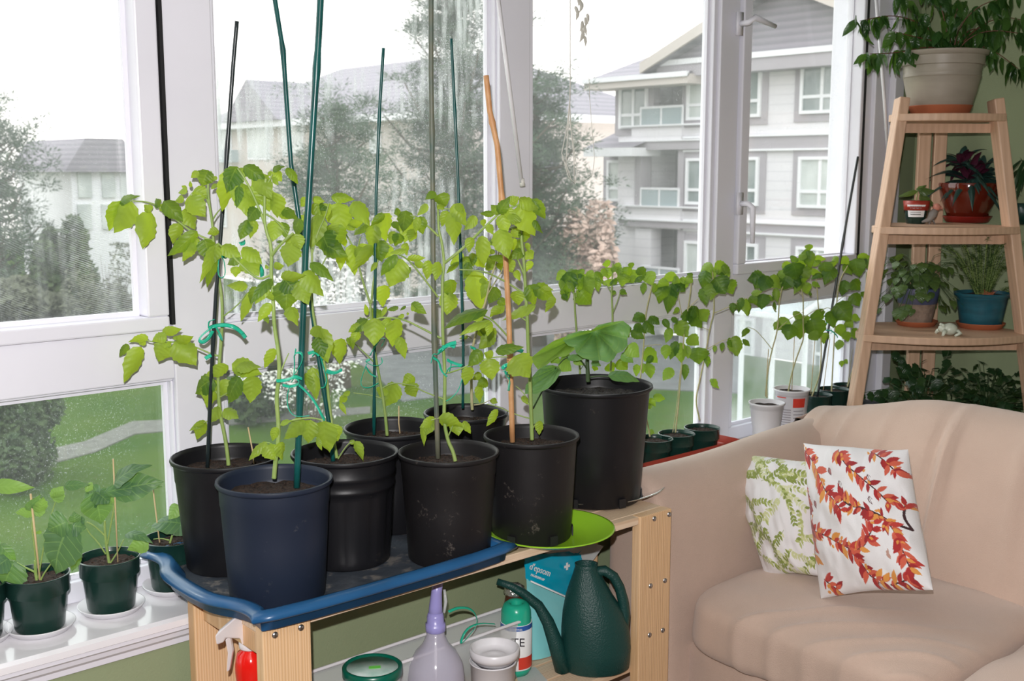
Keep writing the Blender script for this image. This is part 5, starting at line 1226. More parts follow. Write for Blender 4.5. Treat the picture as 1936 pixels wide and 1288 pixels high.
plant(R_[0][0], R_[0][1], '''
S P 1229 826 1222 790 1216 765 1212 735 1210 718 1217 657 1218 625 1221 592 1228 560 1233 540
B P 1.3 0 1217 655 1235 652 1250 652
B P 1.5 0 1213 826 1214 790 1215 765
L Y6 0: 90 160 110 300 130 u; 140 140 220 220 110 t; 230 180 290 320 130 u; 140 230 170 290 100 t; 200 290 190 415 60 t; 210 620 80 680 110 t; 260 630 360 720 100 t; 110 710 230 810 110 t; 210 680 310 825 105 t; 70 780 210 865 90 t; 0 750 50 850 110 t; 70 90 80 140 60 t; 30 130 20 280 90 u; 320 300 290 400 60 t
L Y6 0: 210 970 340 1110 150 u; 290 1035 220 1125 60 t; 240 1110 270 1270 115 u; 130 1120 120 1250 70 u; 190 1110 190 1220 60 u
L P 0: 1225 755 1240 770 14 u; 1222 770 1236 762 12 u; 1226 815 1238 820 10 u; 1235 750 1258 755 16 u
''', 'seedling_leaf', 'stem_pale', .0026, .0018, 23)
plant(R_[1][0], R_[1][1], '''
S P 1277 818 1281 780 1284 750 1286 720 1290 680 1292 648 1296 610 1301 582 1306 549 1307 530
B P 1.6 0 1290 600 1284 570 1281 548
B P 1.6 0 1302 583 1312 572 1320 565
B P 1.2 0 1272 818 1278 780 1282 740 1286 700
L Y6 0: 530 210 380 265 100 u; 450 280 330 350 110 u; 490 300 440 610 140 t; 400 290 350 505 130 t; 520 290 620 385 130 t; 650 270 540 320 110 u; 700 215 630 200 60 t; 640 550 785 755 190 t; 760 565 840 695 150 u; 620 570 690 690 150 t; 530 690 650 850 160 u; 470 750 420 910 85 u; 430 920 420 1075 100 u; 540 890 465 1080 100 t; 570 900 580 1110 140 u; 650 840 760 930 130 u; 640 930 650 1070 70 u; 490 1160 390 1290 110 u; 620 1120 610 1290 80 t; 560 550 490 610 60 u; 570 280 480 300 120 u; 620 240 700 290 100 u; 480 320 540 440 120 t; 340 340 290 400 70 u; 690 560 760 640 120 t; 400 660 460 770 60 t; 490 640 540 720 60 t
''', 'seedling_leaf', 'stem_pale', .0026, .0018, 24)
plant(R_[2][0], R_[2][1], '''
S P 1323 795 1317 770 1316 750 1323 720 1335 663 1342 620 1350 592 1350 554 1348 520 1345 505
B P 1.5 0 1351 592 1370 584 1385 577 1405 567 1415 563
B P 1.4 0 1338 660 1355 650 1370 642 1395 642
B P 1.4 0 1342 625 1335 622 1325 618
L Y6 0: 890 100 770 210 120 u; 920 100 1080 200 130 u; 830 170 790 350 130 t; 960 140 1020 230 100 t; 800 340 835 535 100 t; 890 290 880 475 150 u; 920 240 1030 410 190 t; 1040 270 1105 410 150 t; 1000 230 1045 360 70 u; 1100 500 1100 605 60 t; 1200 445 1160 605 80 t; 1220 450 1250 635 100 u; 1110 850 1150 1045 140 u; 1050 870 1120 950 90 t; 1000 900 990 995 45 t; 920 930 920 1005 45 u; 1200 870 1275 940 50 t; 1205 830 1250 745 45 t; 750 950 760 1125 180 t; 830 1020 845 1155 65 t; 880 150 920 250 110 u; 1000 110 1070 240 90 u
L P 0: 1348 718 1360 735 16 u; 1342 722 1350 716 8 u; 1418 560 1432 575 16 t; 1420 555 1442 552 12 u
''', 'seedling_leaf', 'stem_pale', .0026, .0018, 25)

# white cups and black pots in the far corner of the sill
ysc = 2.19
def cupthing(px, lab, r, h, rb, label=False):
    X = onp(px, 760, 1, ysc).x; c = (X, ysc, .6605); t = thing('potted_seedling', lab, 'potted plant', c)
    MB().lathe([(0, 0), (rb, 0), (rb+.002, .004), (rb+.004, h*.45), (rb+.006, h*.47), (r-.003, h-.006), (r, h-.005), (r+.001, h), (r-.003, h), (r-.004, h-.02), (0, h-.022)], c, 48).build('cup', 'white_plastic', t)
    n = 24; MB().add([(c[0], c[1], c[2]+h-.012)]+[(c[0]+(r-.004)*math.cos(6.2832*k/n), c[1]+(r-.004)*math.sin(6.2832*k/n), c[2]+h-.014+random.uniform(-.002, .002)) for k in range(n)], [(0, 1+k, 1+(k+1) % n) for k in range(n)]).build('soil', 'soil', t)
    if label:
        ac = math.atan2(-c[1], -c[0]); R0 = lambda z: rb+.007+(r-rb-.007)*(z-h*.47)/(h*.53)
        def pat(z0, z1, a0, a1, m_, nm, o=.0012):
            vs = [(c[0]+(R0(z)+o)*math.cos(ac+a0+(a1-a0)*k/10), c[1]+(R0(z)+o)*math.sin(ac+a0+(a1-a0)*k/10), c[2]+z) for z in (z0, z1) for k in range(11)]
            MB().add(vs, [(k, k+1, 12+k, 11+k) for k in range(10)]).build(nm, m_, t)
        pat(h*.68, h*.86, .10, .85, 'label_red', 'red_patch'); pat(h*.86, h*.88, -.9, -.3, 'label_red', 'red_line')
        for k in range(7): pat(h*(.62-.05*k), h*(.64-.05*k), -.9, .0, 'house_taupe', 'text_line'); 
        for k in range(4): pat(h*(.60-.07*k), h*(.62-.07*k), .15, .8, 'house_taupe', 'text_line')
    return t, hd(*c[:2])
Cc = {}
Cc[0] = cupthing(1450, 'tomato seedling in the plain white plastic cup', .058, .142, .040)
Cc[1] = cupthing(1496, 'tomato seedling in the white tub with a red printed patch', .060, .170, .044, True)
bt = thing('seed_tray', 'black tray of dark pots at the far corner of the sill', 'tray', (3.45, 2.2, .6602))
xb0 = onp(1528, 770, 1, 2.2).x; x0_, x1_ = xb0, 3.70; ys = 2.2
rr = [ring(.006, .6602), ring(.0, .71), ring(-.004, .71), ring(-.004, .714), ring(.002, .714), ring(.010, .6625)]
m = MB(); m.add([p for r_ in rr for p in r_], [(i*4+k, i*4+(k+1) % 4, (i+1)*4+(k+1) % 4, (i+1)*4+k) for i in range(5) for k in range(4)]+[(3, 2, 1, 0), (20, 21, 22, 23)]); m.build('tray_body', 'black_plastic', bt, smooth=False)
for k, (px, yy, lab, r) in enumerate(((1545, 2.185, 'tomato seedling beside the dark stake in the corner tray', .050), (1575, 2.205, 'tomato seedling in the middle dark pot of the corner tray', .055), (1601, 2.215, 'tomato seedling in the last dark pot by the plant ladder', .050))):
    X = onp(px, 750, 1, yy).x; Cc[2+k] = (nursery_pot(lab, X, yy, .663, r, r*.78, .130, 'green_pot', kind=3, name='potted_seedling', drop=.012, group='seedling pots along the sill'), hd(X, yy))
plant(Cc[0][0], Cc[0][1], '''
S P 1450 752 1449 725 1452 700 1459 663 1469 630 1472 600 1473 574 1477 550 1480 542
B P 1.4 0 1459 660 1445 642 1427 622 1412 619
B P 1.4 0 1472 622 1485 610 1500 598 1520 590
B P 1.3 0 1472 575 1460 545 1450 525
B P 1.3 0 1468 590 1450 565 1435 563
L Y7 0: 380 370 300 530 130 t; 330 370 165 410 120 t; 330 350 240 500 170 t; 390 370 500 500 120 u; 440 490 465 630 70 u; 330 540 310 700 140 t; 260 550 300 690 100 u; 150 590 180 765 100 u; 120 580 85 735 70 t; 30 630 30 735 70 t; 340 570 430 610 60 u; 430 620 445 730 35 t; 570 790 460 900 130 u; 600 840 560 1000 140 t; 480 820 430 900 70 u
L Y7 0: 175 880 160 945 50 t; 150 930 110 970 30 u; 60 950 50 1155 110 u; 130 1000 190 1055 45 t; 440 600 420 560 50 t
''', 'seedling_leaf', 'stem_pale', .0026, .0018, 31)
plant(Cc[1][0], Cc[1][1], '''
S P 1490 742 1498 700 1512 660 1520 640 1518 610 1519 580 1518 559 1514 540 1505 520
B P 1.4 0 1518 559 1510 552 1504 546
B P 1.4 0 1520 600 1535 590 1545 585
L Y7 0: 770 60 775 125 75 u; 760 120 790 305 100 t; 720 150 690 225 75 u; 650 200 740 290 75 t; 590 240 520 350 110 u; 610 240 650 420 190 t; 640 270 690 490 190 t; 700 290 770 400 140 u; 570 340 510 510 170 t; 700 410 620 550 70 u; 730 430 760 550 100 u; 640 180 600 240 80 t; 700 140 780 200 110 t; 470 370 560 320 80 u; 540 380 480 480 110 u; 680 720 640 800 100 u; 690 790 680 990 150 t; 780 770 620 820 80 u; 800 790 860 990 190 t; 780 920 860 1000 120 u; 770 530 800 550 60 t; 620 420 700 450 120 t
''', 'seedling_leaf', 'stem_pale', .0026, .0018, 32)
plant(Cc[2][0], Cc[2][1], '''
S P 1534 752 1548 715 1551 700 1553 664 1551 615 1547 580 1545 547 1542 520
B P 1.3 0 1550 590 1565 580 1575 588
L Y7 0: 810 200 940 205 60 u; 830 230 820 285 70 u; 920 230 950 380 130 t; 1010 280 920 460 120 t; 980 230 1000 300 90 t; 910 355 780 410 70 t; 800 430 880 480 60 u; 840 700 910 790 180 t; 970 710 1010 880 120 t; 1030 640 1180 810 190 t; 930 920 910 1035 90 u; 880 210 830 230 70 u; 760 320 900 350 60 u
''', 'seedling_leaf', 'stem_pale', .0026, .0018, 33)
plant(Cc[3][0], Cc[3][1], '''
S P 1572 742 1574 700 1578 625 1583 557 1588 528 1603 502
B P 1.2 0 1583 570 1595 560 1608 560
L Y7 0: 1060 190 990 230 80 u; 1110 250 1190 360 80 t; 1220 200 1260 390 150 t; 1120 410 1090 570 105 t; 1190 410 1270 510 130 t; 1200 540 1260 670 115 t; 1190 760 1280 800 70 u; 1120 820 1200 880 100 u; 1060 840 1095 970 100 u; 1130 910 1150 1015 100 u; 1070 990 1050 1095 90 u; 1180 900 1265 970 90 t; 1130 620 1150 690 60 t; 1080 200 1160 260 90 u
''', 'seedling_leaf', 'stem_pale', .0026, .0018, 34)
plant(Cc[4][0], Cc[4][1], '''
S P 1602 732 1612 700 1616 680 1622 640 1634 590 1637 553 1638 514
B P 1.1 0 1602 730 1608 690 1612 660
L Y7 0: 1240 180 1380 185 70 u; 1330 210 1350 310 100 t; 1260 190 1310 280 90 t; 1270 530 1365 605 70 t; 1380 170 1430 260 100 u; 1110 1190 1150 1225 45 u; 1090 1195 1090 1260 50 u; 1300 200 1240 260 90 u
''', 'seedling_leaf', 'stem_pale', .0024, .0016, 35)
stake('thin black stake leaning in the corner tray at the far end of the sill', [(1622, 296), (1600, 420), (1580, 540), (1560, 660), (1545, 752)], Cc[2][1]+.06, Cc[2][1]-.01, .0040, 'stake_dark', knots=9)
bow('little green ribbon on the thin black stake in the corner', 'Y7', Cc[2][1]-.01, [(880, 860, 940, 840, 970, 780), (880, 870, 930, 900, 990, 900, 1040, 950, 1050, 970), (980, 880, 1000, 920, 980, 930)], .0035)
for x0, y0, x1, y1, k in ((1453, 660, 1447, 750, 0), (1504, 600, 1497, 738, 1), (1541, 640, 1533, 745, 2), (1569, 640, 1556, 742, 3)):
    h = Cc[k][1]+.01; tag(MB().tube([V(x0, y0, h), V(x1, y1, h)], .0013, 6).build('wooden_skewer', 'skewer'), ('skewer in the plain white cup', 'skewer in the tub with the red patch', 'skewer in the pot beside the black stake', 'skewer in the middle dark corner pot')[k]+' on the sill', 'skewer')
for x0, y0, x1, y1, k in ((1315, 590, 1313, 770, 1),):
    pass

# ---------------------------------------------------------------- plants on the ladder
def hl(c): return hd(c.x, c.y)
r, c = LP['ficus']; h = hl(c); rnd = random.Random(4); st = MB(); fo = MB()
arcs = [[(1790, 108), (1770, 60), (1720, 35), (1680, 28), (1625, 40)], [(1790, 108), (1765, 85), (1700, 100), (1645, 102)], [(1795, 108), (1800, 50), (1815, 0)], [(1800, 108), (1812, 50), (1850, 10), (1900, -5)], [(1805, 108), (1825, 75), (1870, 55), (1940, 65)], [(1805, 108), (1830, 80), (1880, 95), (1925, 130)], [(1795, 108), (1790, 60), (1780, 10), (1760, -20)], [(1790, 108), (1775, 70), (1750, 55), (1725, 60)], [(1800, 108), (1815, 70), (1845, 50), (1880, 70)], [(1788, 108), (1760, 60), (1730, 20), (1700, -10)], [(1802, 108), (1835, 60), (1890, 30), (1945, 40)], [(1790, 108), (1778, 80), (1740, 72), (1690, 60)]]
lv = []
for a in arcs:
    dd = rnd.uniform(-.12, .12); pts = spl([V(x, y, h+dd*(i/len(a))) for i, (x, y) in enumerate(a)], 2); st.tube(pts, [.0028-.0018*i/len(pts) for i in range(len(pts))], 6)
    for i in range(3, len(pts)-1):
        for q_ in range(2): lv.append(pts[i])
    lv += [pts[-1]]*3
for (x, y) in ((1607, 55), (1615, 45), (1628, 70), (1640, 60), (1655, 55), (1660, 50), (1620, 120), (1636, 115), (1650, 125), (1660, 120), (1668, 105), (1680, 95), (1700, 110), (1716, 105), (1712, 120), (1690, 130), (1745, 60), (1755, 75), (1768, 60), (1778, 75), (1740, 85), (1725, 90), (1765, 25), (1830, 60), (1845, 40), (1850, 30), (1815, 25), (1825, 100), (1870, 95), (1890, 65), (1905, 90), (1925, 120), (1895, 20), (1910, 30), (1920, 10), (1930, 40), (1900, 50)):
    lv.append(V(x, y-16, h+rnd.uniform(-.10, .10)))
for p in lv:
    d = Vector((rnd.gauss(0, .35), rnd.gauss(0, .35), -1)).normalized(); L = rnd.uniform(.042, .075); p = p+Vector((rnd.gauss(0, .01), rnd.gauss(0, .01), 0))
    nv = Vector((rnd.gauss(0, 1), rnd.gauss(0, 1), .3))
    fo.leaf(p, p+d*L, L*rnd.uniform(.17, .24), nv, lob=0, curl=.10, fold=.3, shape=.9)
st.build('stem', 'stem_brown', r); fo.build('foliage', 'ficus_leaf', r)
# spiderwort rosette
r, c = LP['rhoeo']; fo = MB(); rnd = random.Random(6)
for (ox, oz, k_, Lm) in ((0, .14, 50, .165), (.04, .15, 26, .14), (-.03, .20, 18, .12)):
    for k in range(k_):
        a = rnd.uniform(0, 6.283); el = rnd.uniform(-.35, 1.2); L = Lm*rnd.uniform(.7, 1.15); b = c+RT*ox+Vector((0, 0, oz)); d = Vector((math.cos(a)*math.cos(el), math.sin(a)*math.cos(el), math.sin(el)))
        fo.leaf(b, b+d*L, .0135, Vector((-d.x*d.z, -d.y*d.z, 1)), lob=0, curl=.10, fold=.55, shape=.6, droop=.35)
fo.build('foliage', 'rhoeo_leaf', r)
MB().tube([c+Vector((0, 0, .10)), c+Vector((0, 0, .17))], .008, 8).build('stem', 'stem_brown', r)
# strap leaved plant at the right edge of the second shelf
e = V(1945, 425, h+.02); sp = thing('strap_leaf_plant', 'dark strap leaved plant at the right end of the second shelf', 'potted plant', Vector((e.x, e.y, S2[0])))
e.z = S2[0]+.002; MB().lathe([(0, 0), (.035, 0), (.048, .07), (.046, .07), (0, .06)], e, 32).build('pot', 'green_pot', sp); fo = MB()
for k in range(22):
    a = rnd.uniform(0, 6.283); d = Vector((math.cos(a), math.sin(a), 0)); b = e+Vector((0, 0, .07)); L = rnd.uniform(.07, .12); mid = b+d*L*.6+Vector((0, 0, rnd.uniform(.10, .16))); tip = mid+d*L*.6-Vector((0, 0, rnd.uniform(.06, .14)))
    fo.leaf(b, mid, .006, (0, 0, 1), lob=0, curl=.1, fold=.3, shape=.5); fo.leaf(mid-(mid-b)*.06, tip, .007, (0, 0, 1), lob=0, curl=.1, fold=.3, shape=1)
fo.build('foliage', 'ivy_leaf', sp)
# sprig in the labelled pot
r, c = LP['sprig']; hh = hl(c)
plant(r, hh, '''
S P 1731 385 1733 372 1735 360
L P 0: 1735 362 1697 372 9 u; 1733 360 1752 350 9 t; 1737 364 1768 360 14 t; 1738 370 1765 385 12 t; 1736 358 1745 352 7 u; 1745 382 1768 392 9 t
''', 'peperomia_leaf', 'stem_green', .0016, .001, 3, lob=0)
# peperomia / asparagus / ivies
r, c = LP['pep']; fo = MB(); st = MB(); rnd = random.Random(9); top = c+Vector((0, 0, .12))
for k in range(170):
    a = rnd.uniform(0, 6.283); R0 = rnd.uniform(.01, .16); z = rnd.uniform(-.06, .11)*(1 if R0 > .075 else .6)+(.03 if R0 < .08 else 0); p = top+Vector((math.cos(a)*R0, math.sin(a)*R0, z))
    st.tube(spl([top+Vector((math.cos(a)*.02, math.sin(a)*.02, -.005)), (top+p)/2+Vector((0, 0, .05)), p], 1), .0009, 5)
    o_ = Vector((math.cos(a), math.sin(a), -.4)).normalized(); L = rnd.uniform(.024, .042)
    fo.leaf(p, p+o_*L*.5-Vector((0, 0, L*.7)), L*.44, o_+Vector((0, 0, .6)), lob=0, curl=.15, fold=.1, shape=.8)
st.build('stem', 'stem_dark', r); fo.build('foliage', 'peperomia_leaf', r)
def fern(r, top, n, seed, H=.16, W_=.13, droop=0, m='fern_leaf'):
    rnd = random.Random(seed); st = MB(); fo = MB()
    for k in range(n):
        a = rnd.uniform(0, 6.283); R0 = rnd.uniform(.02, W_); z = H*rnd.uniform(.35, 1)-droop*R0; b = top+Vector((math.cos(a)*.02, math.sin(a)*.02, 0)); p = top+Vector((math.cos(a)*R0, math.sin(a)*R0, z))
        pts = spl([b, (b+p)/2+Vector((0, 0, H*.25)), p], 2); st.tube(pts, .0008, 4)
        for i in range(2, len(pts)):
            for q_ in range(9):
                d = Vector((rnd.gauss(0, 1), rnd.gauss(0, 1), rnd.gauss(.2, .5))).normalized(); w = d.orthogonal().normalized()*.0009; L = rnd.uniform(.008, .020); s_ = pts[i].lerp(pts[i-1], rnd.random())
                fo.add([s_-w, s_+w, s_+d*L], [(0, 1, 2)], [(0, 0), (1, 0), (.5, 1)])
    st.build('stem', 'stem_green', r); fo.build('foliage', m, r)
r, c = LP['asp']; fern(r, c+Vector((0, 0, .11)), 60, 2, .22, .17)
m = MB(); rnd = random.Random(2); fc = c+Vector((0, 0, .112))+RT*.01-HF*.03
for k in range(60):
    d = Vector((rnd.gauss(0, 1), rnd.gauss(0, 1), abs(rnd.gauss(0, .6)))).normalized()*.02; m.tube([fc+RT*rnd.uniform(-.02, .02), fc+d+RT*rnd.uniform(-.02, .02)], .0007, 4)
m.build('dry_stalks', 'terracotta', r)
e = V(1960, 560, h+.03); e.z = S3[0]+.003; af = thing('potted_asparagus_fern', 'second feathery fern spilling in at the right end of the third shelf', 'potted plant', e)
MB().lathe([(0, 0), (.045, 0), (.062, .11), (.060, .11), (0, .1)], e, 32).build('pot', 'terracotta', af); fern(af, e+Vector((0, 0, .11)), 40, 5, .12, .15, .5)
# bottom tier behind the sofa: ivies in pots on the lowest shelf
zl = .60
A = ext(ltop, lbot, zl); B = ext(rtop, rbot, zl)
pts = [A-q*.02, A*.7+B*.3-q*.12, A*.4+B*.6-q*.13, B-q*.02, B+q*.30-wd*.1, A+q*.30+wd*.1]
MB().prism([(p.x, p.y, zl-.024) for p in pts], (0, 0, .024)).build('shelf', 'maple', lad, smooth=False)
def ivy(name, lab, x, y, seed, n=120, R0=.15, H=.18, m='ivy_leaf', L0=.035, dh=0, trail=None, lobv=.25):
    p = V(x, y, h+dh); base = Vector((p.x, p.y, zl+.001)); t = thing(name, lab, 'potted plant', base); rnd = random.Random(seed)
    MB().lathe([(0, 0), (.050, 0), (.068, .10), (.072, .10), (.072, .112), (.066, .112), (.062, .09), (0, .09)], base, 32).build('pot', 'terracotta', t); top = base+Vector((0, 0, .105)); fo = MB(); st = MB()
    for k in range(n):
        a = rnd.uniform(0, 6.283); q_ = rnd.uniform(.1, 1)*R0; z = H*rnd.uniform(-.1, 1)*(1-.5*q_/R0); p = top+Vector((math.cos(a)*q_, math.sin(a)*q_, z)); st.tube([top, (top+p)/2+Vector((0, 0, .02)), p], .0010, 4)
        d = Vector((math.cos(a)*.6+rnd.gauss(0, .4), math.sin(a)*.6+rnd.gauss(0, .4), rnd.gauss(-.3, .4))).normalized(); L = L0*rnd.uniform(.6, 1.2)
        fo.leaf(p, p+d*L, L*.42, (rnd.gauss(0, .6), rnd.gauss(0, .6), 1), lob=lobv, curl=.1, fold=.15, nl=2, ns=6)
    for tr in trail or []:
        pts = spl([V(x, y, h+dh-.06) for x, y in tr], 2); st.tube(pts, .0012, 5)
        for i in range(1, len(pts), 2):
            d = Vector((rnd.gauss(0, .5), rnd.gauss(0, .5), -1)).normalized(); L = L0*rnd.uniform(.6, 1); fo.leaf(pts[i], pts[i]+d*L, L*.45, -HF+Vector((rnd.gauss(0, .4), 0, .3)), lob=lobv, curl=.1, fold=.15, nl=2, ns=6)
    st.build('stem', 'stem_dark', t); fo.build('foliage', m, t)
ivy('potted_ivy', 'dark broad leaved ivy on the lowest shelf behind the sofa back', 1745, 770, 3, 150, .15, .20, L0=.045, trail=[[(1720, 745), (1680, 735), (1655, 738), (1625, 745)], [(1735, 730), (1710, 680), (1690, 665)], [(1760, 730), (1785, 690), (1795, 660)], [(1725, 730), (1712, 700), (1705, 680)]])
ivy('potted_fern_ivy', 'finely cut ivy with pointed leaves at the right behind the sofa', 1865, 770, 4, 230, .17, .20, L0=.035, lobv=.6)
# ---------------------------------------------------------------- outdoors
GZ = -4.0
struct(MB().box((-60, 2.9, GZ-.3), (27.9, 90, GZ)).build('lawn', 'lawn', smooth=False))
def gpoly(name, pts, m, z):
    P = [onp(x, y, 2, GZ) for x, y in pts]; o = MB().prism([(p.x, p.y, GZ-.1) for p in P], (0, 0, .1+z)).build(name, m, smooth=False); return struct(o)
gpoly('path', [(-200, 880), (60, 858), (160, 836), (250, 798), (420, 790), (700, 770), (700, 782), (420, 806), (255, 822), (180, 856), (70, 885), (-200, 915)], 'gravel', .02)
gpoly('path', [(-50, 560), (60, 545), (170, 565), (270, 600), (600, 612), (760, 606), (1010, 625), (1400, 640), (1400, 745), (1200, 735), (1000, 730), (760, 760), (700, 700), (600, 650), (270, 630), (140, 575), (-50, 590)], 'asphalt', .03)
XA = 28.0
bA = thing('apartment_building', 'pale grey sided apartment building with white framed windows', 'building', (XA+4, 20, GZ))
def wq(x, y, X=XA): return onp(x, y, 0, X)
def rectX(m, x0, y0, x1, y1, X, d=.3):   # block on the plane X, spanning pixels, depth d to the back
    a = wq(x0, (y0+y1)/2, X); b = wq(x1, (y0+y1)/2, X); t = wq((x0+x1)/2, y0, X); u = wq((x0+x1)/2, y1, X)
    m.box((X, min(a.y, b.y), min(t.z, u.z)), (X+d, max(a.y, b.y), max(t.z, u.z)))
def zA(y, x=1450, X=XA): return wq(x, y, X).z
yL, yR = wq(1145, 400).y, wq(1900, 400).y; yT = wq(1170, 200).y; yP = wq(1335, 300).y; yPan = yP
z_top = zA(118); z_b1a, z_b1b = zA(252), zA(282, 1300); 
# main wall, right bay in front
m = MB(); m.box((XA, yR, GZ), (XA+8, wq(1291, 300).y, z_top)); m.build('siding_wall', 'siding', bA, smooth=False)
m = MB(); m.box((XA, wq(1212, 300).y, GZ), (XA+8, yT, zA(158, 1200))); m.box((XA+.4, yT-.3, GZ), (XA+8, yL, zA(272, 1170))); m.build('siding_wall', 'siding', bA, smooth=False)
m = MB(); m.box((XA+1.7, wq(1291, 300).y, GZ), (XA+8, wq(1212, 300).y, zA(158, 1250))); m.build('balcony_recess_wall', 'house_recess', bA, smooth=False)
m = MB(); m.box((XA+1.5, wq(1262, 200).y, zA(258, 1250)), (XA+1.68, wq(1214, 200).y, zA(160, 1250))); m.build('siding_wall', 'siding', bA, smooth=False)
# balcony floors and fascias
for y0, y1 in ((237, 282), (392, 432), (525, 560)):
    m = MB(); m.box((XA-.15, wq(1291, 300).y-.05, zA(y1, 1250)), (XA+1.69, wq(1199, 300).y, zA(y0, 1250))); m.build('balcony_slab', 'siding', bA, smooth=False)
for (x0, x1, y0, y1, off) in ((1170, 1345, 266, 283, .2), (1170, 1345, 418, 431, .2), (1291, 1900, 254, 279, .06), (1291, 1900, 430, 448, .06)):
    m = MB(); rectX(m, x0, y0, x1, y1, XA-off, off+.05); m.build('taupe_band', 'house_taupe', bA, smooth=False)
for (x0, x1, y0, y1, off) in ((1170, 1345, 264, 267, .25), (1170, 1345, 416, 419, .25), (1291, 1900, 250, 254, .12), (1291, 1900, 279, 283, .12), (1291, 1900, 427, 430, .12), (1291, 1900, 448, 452, .12), (1170, 1345, 235, 238, .25), (1170, 1345, 390, 393, .25)):
    m = MB(); rectX(m, x0, y0, x1, y1, XA-off, off+.05); m.build('white_trim', 'house_white', bA, smooth=False)
for x0, x1, y0, y1 in ((1200, 1212, 283, 392), (1281, 1292, 283, 392), (1200, 1230, 432, 525), (1280, 1292, 432, 525)):
    m = MB(); rectX(m, x0, y0, x1, y1, XA-.1, .5); m.build('balcony_post', 'house_taupe' if x0 != 1200 or y0 < 300 else 'siding', bA, smooth=False)
def hwin(x0, y0, x1, y1, X=XA, cols=(.5,), rowf=.68, sur=True, pane='house_pane', lit=None):
    X -= .02
    a = wq(x0, (y0+y1)/2, X); b = wq(x1, (y0+y1)/2, X); zt = wq((x0+x1)/2, y0, X).z; zb = wq((x0+x1)/2, y1, X).z; ya, yb = b.y, a.y
    if sur: MB().box((X-.02, ya-.22, zb-.22), (X+.3, yb+.22, zt+.22)).build('window_surround', 'house_taupe', bA, smooth=False)
    w = .09; m = MB(); x_ = (X-.10, X+.2)
    m.box((x_[0], ya, zb), (x_[1], ya+w, zt)); m.box((x_[0], yb-w, zb), (x_[1], yb, zt)); m.box((x_[0], ya+w, zb), (x_[1], yb-w, zb+w)); m.box((x_[0], ya+w, zt-w), (x_[1], yb-w, zt))
    zr = zt-(zt-zb)*rowf
    if rowf < 1: m.box((x_[0]+.02, ya+w, zr-w/2), (x_[1], yb-w, zr+w/2))
    for c_ in cols:
        yc = yb+(ya-yb)*c_; m.box((x_[0]+.021, yc-w/2, zb+w), (x_[1], yc+w/2, zt-w))
    f = m.build('window_frame', 'house_white', bA, smooth=False)
    MB().box((X-.04, ya+w/2, zb+w/2), (X+.1, yb-w/2, zt-w/2)).build('pane', pane, f, smooth=False)
hwin(1173, 163, 1226, 243, cols=(.5,)); hwin(1301, 137, 1345, 227, cols=(.9,), pane='curtain_pane'); hwin(1392, 125, 1441, 222, cols=(.5,))
hwin(1516, 112, 1608, 214, cols=(.45,)); hwin(1150, 303, 1197, 381, X=XA+.4, pane='curtain_pane'); hwin(1299, 299, 1345, 387, cols=(.9,)); hwin(1390, 297, 1436, 389, cols=(.5,)); hwin(1511, 296, 1603, 394, cols=(.45,), pane='curtain_pane')
hwin(1152, 439, 1197, 512, X=XA+.4, pane='curtain_pane'); hwin(1296, 456, 1345, 525, rowf=1, cols=(.9,), pane='curtain_pane'); hwin(1390, 460, 1434, 540, cols=(.5,)); hwin(1506, 468, 1598, 560, cols=(.45,), pane='curtain_pane')
hwin(1392, 600, 1428, 705, cols=(), pane='curtain_pane'); hwin(1540, 600, 1600, 705, cols=(.5,)); hwin(1296, 590, 1345, 690, cols=(.9,), pane='curtain_pane')
for y0, y1, x0, x1 in ((202, 236, 1212, 1291), (356, 391, 1212, 1283), (505, 530, 1212, 1283)):
    a = wq(x0, (y0+y1)/2, XA-.12).y; b = wq(x1, (y0+y1)/2, XA-.12).y; zt = zA(y0, 1250); zb = zA(y1, 1250); m = MB()
    m.box((XA-.16, b, zt-.05), (XA-.09, a, zt+.02))
    for k in range(3): y = b+(a-b)*k/2; m.box((XA-.15, y-.03, zb), (XA-.10, y+.03, zt))
    f = m.build('balcony_rail', 'house_white', bA, smooth=False)
    MB().box((XA-.135, b+.03, zb), (XA-.12, a-.03, zt-.05)).build('rail_pane', 'rail_glass', f, smooth=False)
for (x, y0, y1) in ((1253, 160, 237), (1245, 285, 392), (1246, 437, 520)):
    a = wq(x, y0+6, XA+1.4); b = wq(x, y1, XA+1.4); MB().tube([wq(x-25, y0-4, XA+.6), wq(x-22, y0+6, XA+.9), a, b], .06, 8).build('downpipe', 'gutter', bA)
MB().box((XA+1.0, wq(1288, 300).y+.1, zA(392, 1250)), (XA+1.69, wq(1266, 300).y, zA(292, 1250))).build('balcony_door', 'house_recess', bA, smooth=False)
# white balcony chair is a thing of its own
ch = thing('garden_chair', 'white plastic chair on the middle balcony opposite', 'chair', (XA+.6, wq(1270, 390).y, zA(391, 1250)))
cy = wq(1270, 390).y; cz = zA(391, 1250)
MB().box((XA+.4, cy-.25, cz+.40), (XA+.85, cy+.25, cz+.45)).build('seat', 'house_white', ch, smooth=False)
MB().box((XA+.80, cy-.25, cz+.45), (XA+.86, cy+.25, cz+.85)).build('backrest', 'house_white', ch, smooth=False)
for a in (.42, .8):
    for b in (-.23, .19): MB().box((XA+a, cy+b, cz), (XA+a+.04, cy+b+.04, cz+.41)).build('leg', 'house_white', ch, smooth=False)
